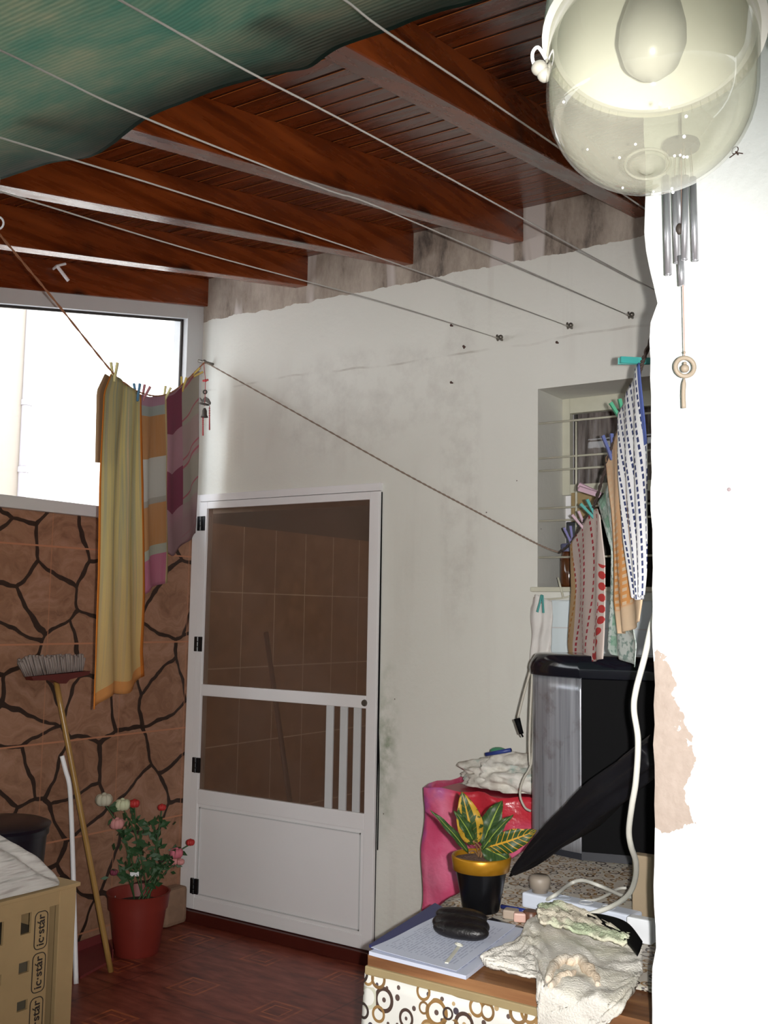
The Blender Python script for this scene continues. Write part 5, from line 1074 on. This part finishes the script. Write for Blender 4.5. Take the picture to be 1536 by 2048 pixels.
bm = bmnew(); c = lc - lu * (HG + 0.0035); lathe(bm, [(0, -0.004), (0.004, -0.004), (0.006, -0.001), (0.01, 0.001), (0.013, 0.0015)], c, 24, axis=lu); torus(bm, c + lu * 0.003, 0.016, 0.0012, lu); link('dome_boss', bm, MT['lampglass'], gd, True)
bulbm = plain('frosted_bulb', '#b2b1aa', 0.3, var=0.02)
bm = bmnew(); lathe(bm, [(0, -0.036), (0.012, -0.033), (0.021, -0.022), (0.0255, -0.005), (0.025, 0.01), (0.021, 0.03), (0.015, 0.05), (0.0135, 0.065)], lc, 36, axis=lu); link('bulb', bm, bulbm, lp, True)
bm = bmnew(); lathe(bm, [(0.014, 0), (0.0145, 0.03), (0.02, 0.032), (0.02, 0.06)], lc + lu * 0.06, 24, axis=lu); link('bulb_socket', bm, MT['enamel'], lp, True)
e0 = CAM + ray(1092, 118) / F * 0.80
bm = bmnew(); tube(bm, [e0, e0 - cr * 0.006 + cu * 0.009, e0 - cr * 0.0105 + cu * 0.004, e0 - cr * 0.008 - cu * 0.006, e0 + cr * 0.004 - cu * 0.012], 0.0014, 8, smooth=20); link('wire_clip', bm, MT['pipe'], lp, True)
bm = bmnew(); ball(bm, e0 - cr * 0.005 - cu * 0.007, 0.0065, (1, 1, 0.9)); ball(bm, e0 - cr * 0.001 - cu * 0.012, 0.006); tube(bm, [e0 - cr * 0.002 - cu * 0.01, e0 + cr * 0.006 - cu * 0.004], 0.003, 8); link('wing_nut', bm, plain('cast_alloy', '#8d8a80', 0.5), lp, True)
bm = bmnew(); e1 = CAM + ray(1512, 62) / F * 0.80; tube(bm, [e1, e1 + cr * 0.010 + cu * 0.006, e1 + cr * 0.01 + cu * 0.03], 0.004, 8, smooth=10); link('wire_clip', bm, MT['steel'], lp, True)
MT['drop'] = plain('bright_drop', '#ffffff', 0.05, spec=1.0); bm = bmnew(); random.seed(9); lx_ = lu.orthogonal().normalized(); ly_ = lu.cross(lx_)
for k in range(16):
    a = random.uniform(0, 6.28); ph = random.uniform(0.2, 1.1); r = 0.078 * math.sin(ph) ** 0.85; z = -0.047 - (HG - 0.045) * math.cos(ph) ** 0.9; ball(bm, lc + lx_ * math.cos(a) * r + ly_ * math.sin(a) * r + lu * z, random.uniform(0.0007, 0.0013), seg=8); link('water_drop', bm, MT['drop'], gd, True); bm = bmnew()
bm.free()
h0 = lc + lu * 0.15; bm = bmnew(); tube(bm, [h0, h0 + lu * 0.06, V((h0.x - 0.02, h0.y + 0.25, h0.z + 0.17)), V((lc.x - 0.05, YR - 0.2, h0.z + 0.15)), V((lc.x - 0.05, YR + 0.005, h0.z + 0.15))], 0.009, 10, smooth=30); link('bracket_arm', bm, MT['steel'], lp, True)
# =================================================================== WIND CHIME
def wc_(px, py, y=1.60): return on(px, py, 1, y)
ch = thing('wind_chime', 'wind chime of thin silver tubes with wooden ring and tassel hanging by the white wall', 'wind chime', wc_(1369, 815))
disc = wc_(1362, 292); MT['chimewood'] = plain('weathered_chime_wood', '#857a6e', 0.7); MT['tubes'] = plain('satin_silver_tube', '#b9b9be', 0.3, metal=0.7, var=0.04)
bm = bmnew(); lathe(bm, [(0, 0.006), (0.028, 0.006), (0.030, 0.0), (0.028, -0.006), (0, -0.006)], disc, 32); link('top_disc', bm, plain('dark_disc_wood', '#3b4144', 0.6), ch, 'auto')
for i, (xt, xb, yt, yb2, dy) in enumerate(((1332, 1337, 352, 549, -0.012), (1349, 1355, 356, 525, 0.01), (1371, 1369, 352, 519, -0.022), (1386, 1391, 355, 521, 0.005), (1358, 1360, 352, 450, 0.03))):
    p = wc_(xt, yt, 1.60 + dy); q = wc_(xb, yb2, 1.60 + dy)
    bm = bmnew(); tube(bm, [p, q], 0.0052, 14); torus(bm, q, 0.0048, 0.0008, (0, 0, 1), 14, 4); link('chime_tube', bm, MT['tubes'], ch, True)
    bm = bmnew(); tube(bm, [p, V((disc.x + (p.x - disc.x) * 0.8, p.y, disc.z))], 0.0007, 5); link('thread', bm, MT['cord2'], ch)
bm = bmnew(); p = wc_(1361, 512); q = wc_(1364, 571); tube(bm, [p, q], 0.0052, 14); link('chime_tube', bm, MT['tubes'], ch, True)
bm = bmnew(); tube(bm, [disc, wc_(1365, 520), wc_(1369, 711)], 0.0011, 6); link('string', bm, plain('rusty_string', '#a88a7c', 0.8), ch)
bm = bmnew(); ball(bm, wc_(1359, 458), 0.006, (1, 1, 1.6)); link('striker', bm, MT['bronze'], ch, True)
rc_ = wc_(1370, 734); mw = plain('tan_turned_wood', '#8f8271', 0.6); bm = bmnew(); torus(bm, rc_, 0.0148, 0.0036, (cf.x, cf.y, 0), 32, 10); link('wooden_ring', bm, mw, ch, True)
bm = bmnew(); ball(bm, wc_(1370, 737), 0.0068); ball(bm, wc_(1370, 727), 0.003); ball(bm, wc_(1369, 705), 0.0022); link('bead', bm, mw, ch, True)
bm = bmnew(); tube(bm, [wc_(1369, 757), wc_(1368, 768), wc_(1367, 790), wc_(1368, 816)], lambda t: 0.001 + 0.0025 * min(1, t * 3), 8, smooth=10); link('tassel', bm, mw, ch, True)
bm = bmnew(); tube(bm, [disc, V((disc.x, disc.y, disc.z + 0.18)), V((disc.x, YR + 0.003, disc.z + 0.2))], 0.0018, 6); link('hanging_wire', bm, MT['steel'], ch)
p = on(1476, 309, 1, YR); bm = bmnew(); tube(bm, [p + V((0, 0.01, 0)), p + V((0, -0.012, 0))], 0.0015, 6); torus(bm, p + V((-0.002, -0.01, 0.004)), 0.006, 0.0008, (0.3, 1, 0), 14, 5); tube(bm, [p + V((-0.012, -0.008, -0.006)), p + V((0, -0.008, 0)), p + V((0.01, -0.008, -0.004))], 0.001, 5)
tag(link('wire_loop', bm, MT['rust']), 'small twist of wire on a nail in the white wall right of the lamp', 'wire')
p = on(1458, 979, 1, YR); bm = bmnew(); ball(bm, p, 0.0035); tag(link('wall_plug', bm, plain('pinkish_grey_plug', '#8d7d80', 0.6)), 'tiny screw head alone on the white wall', 'screw')
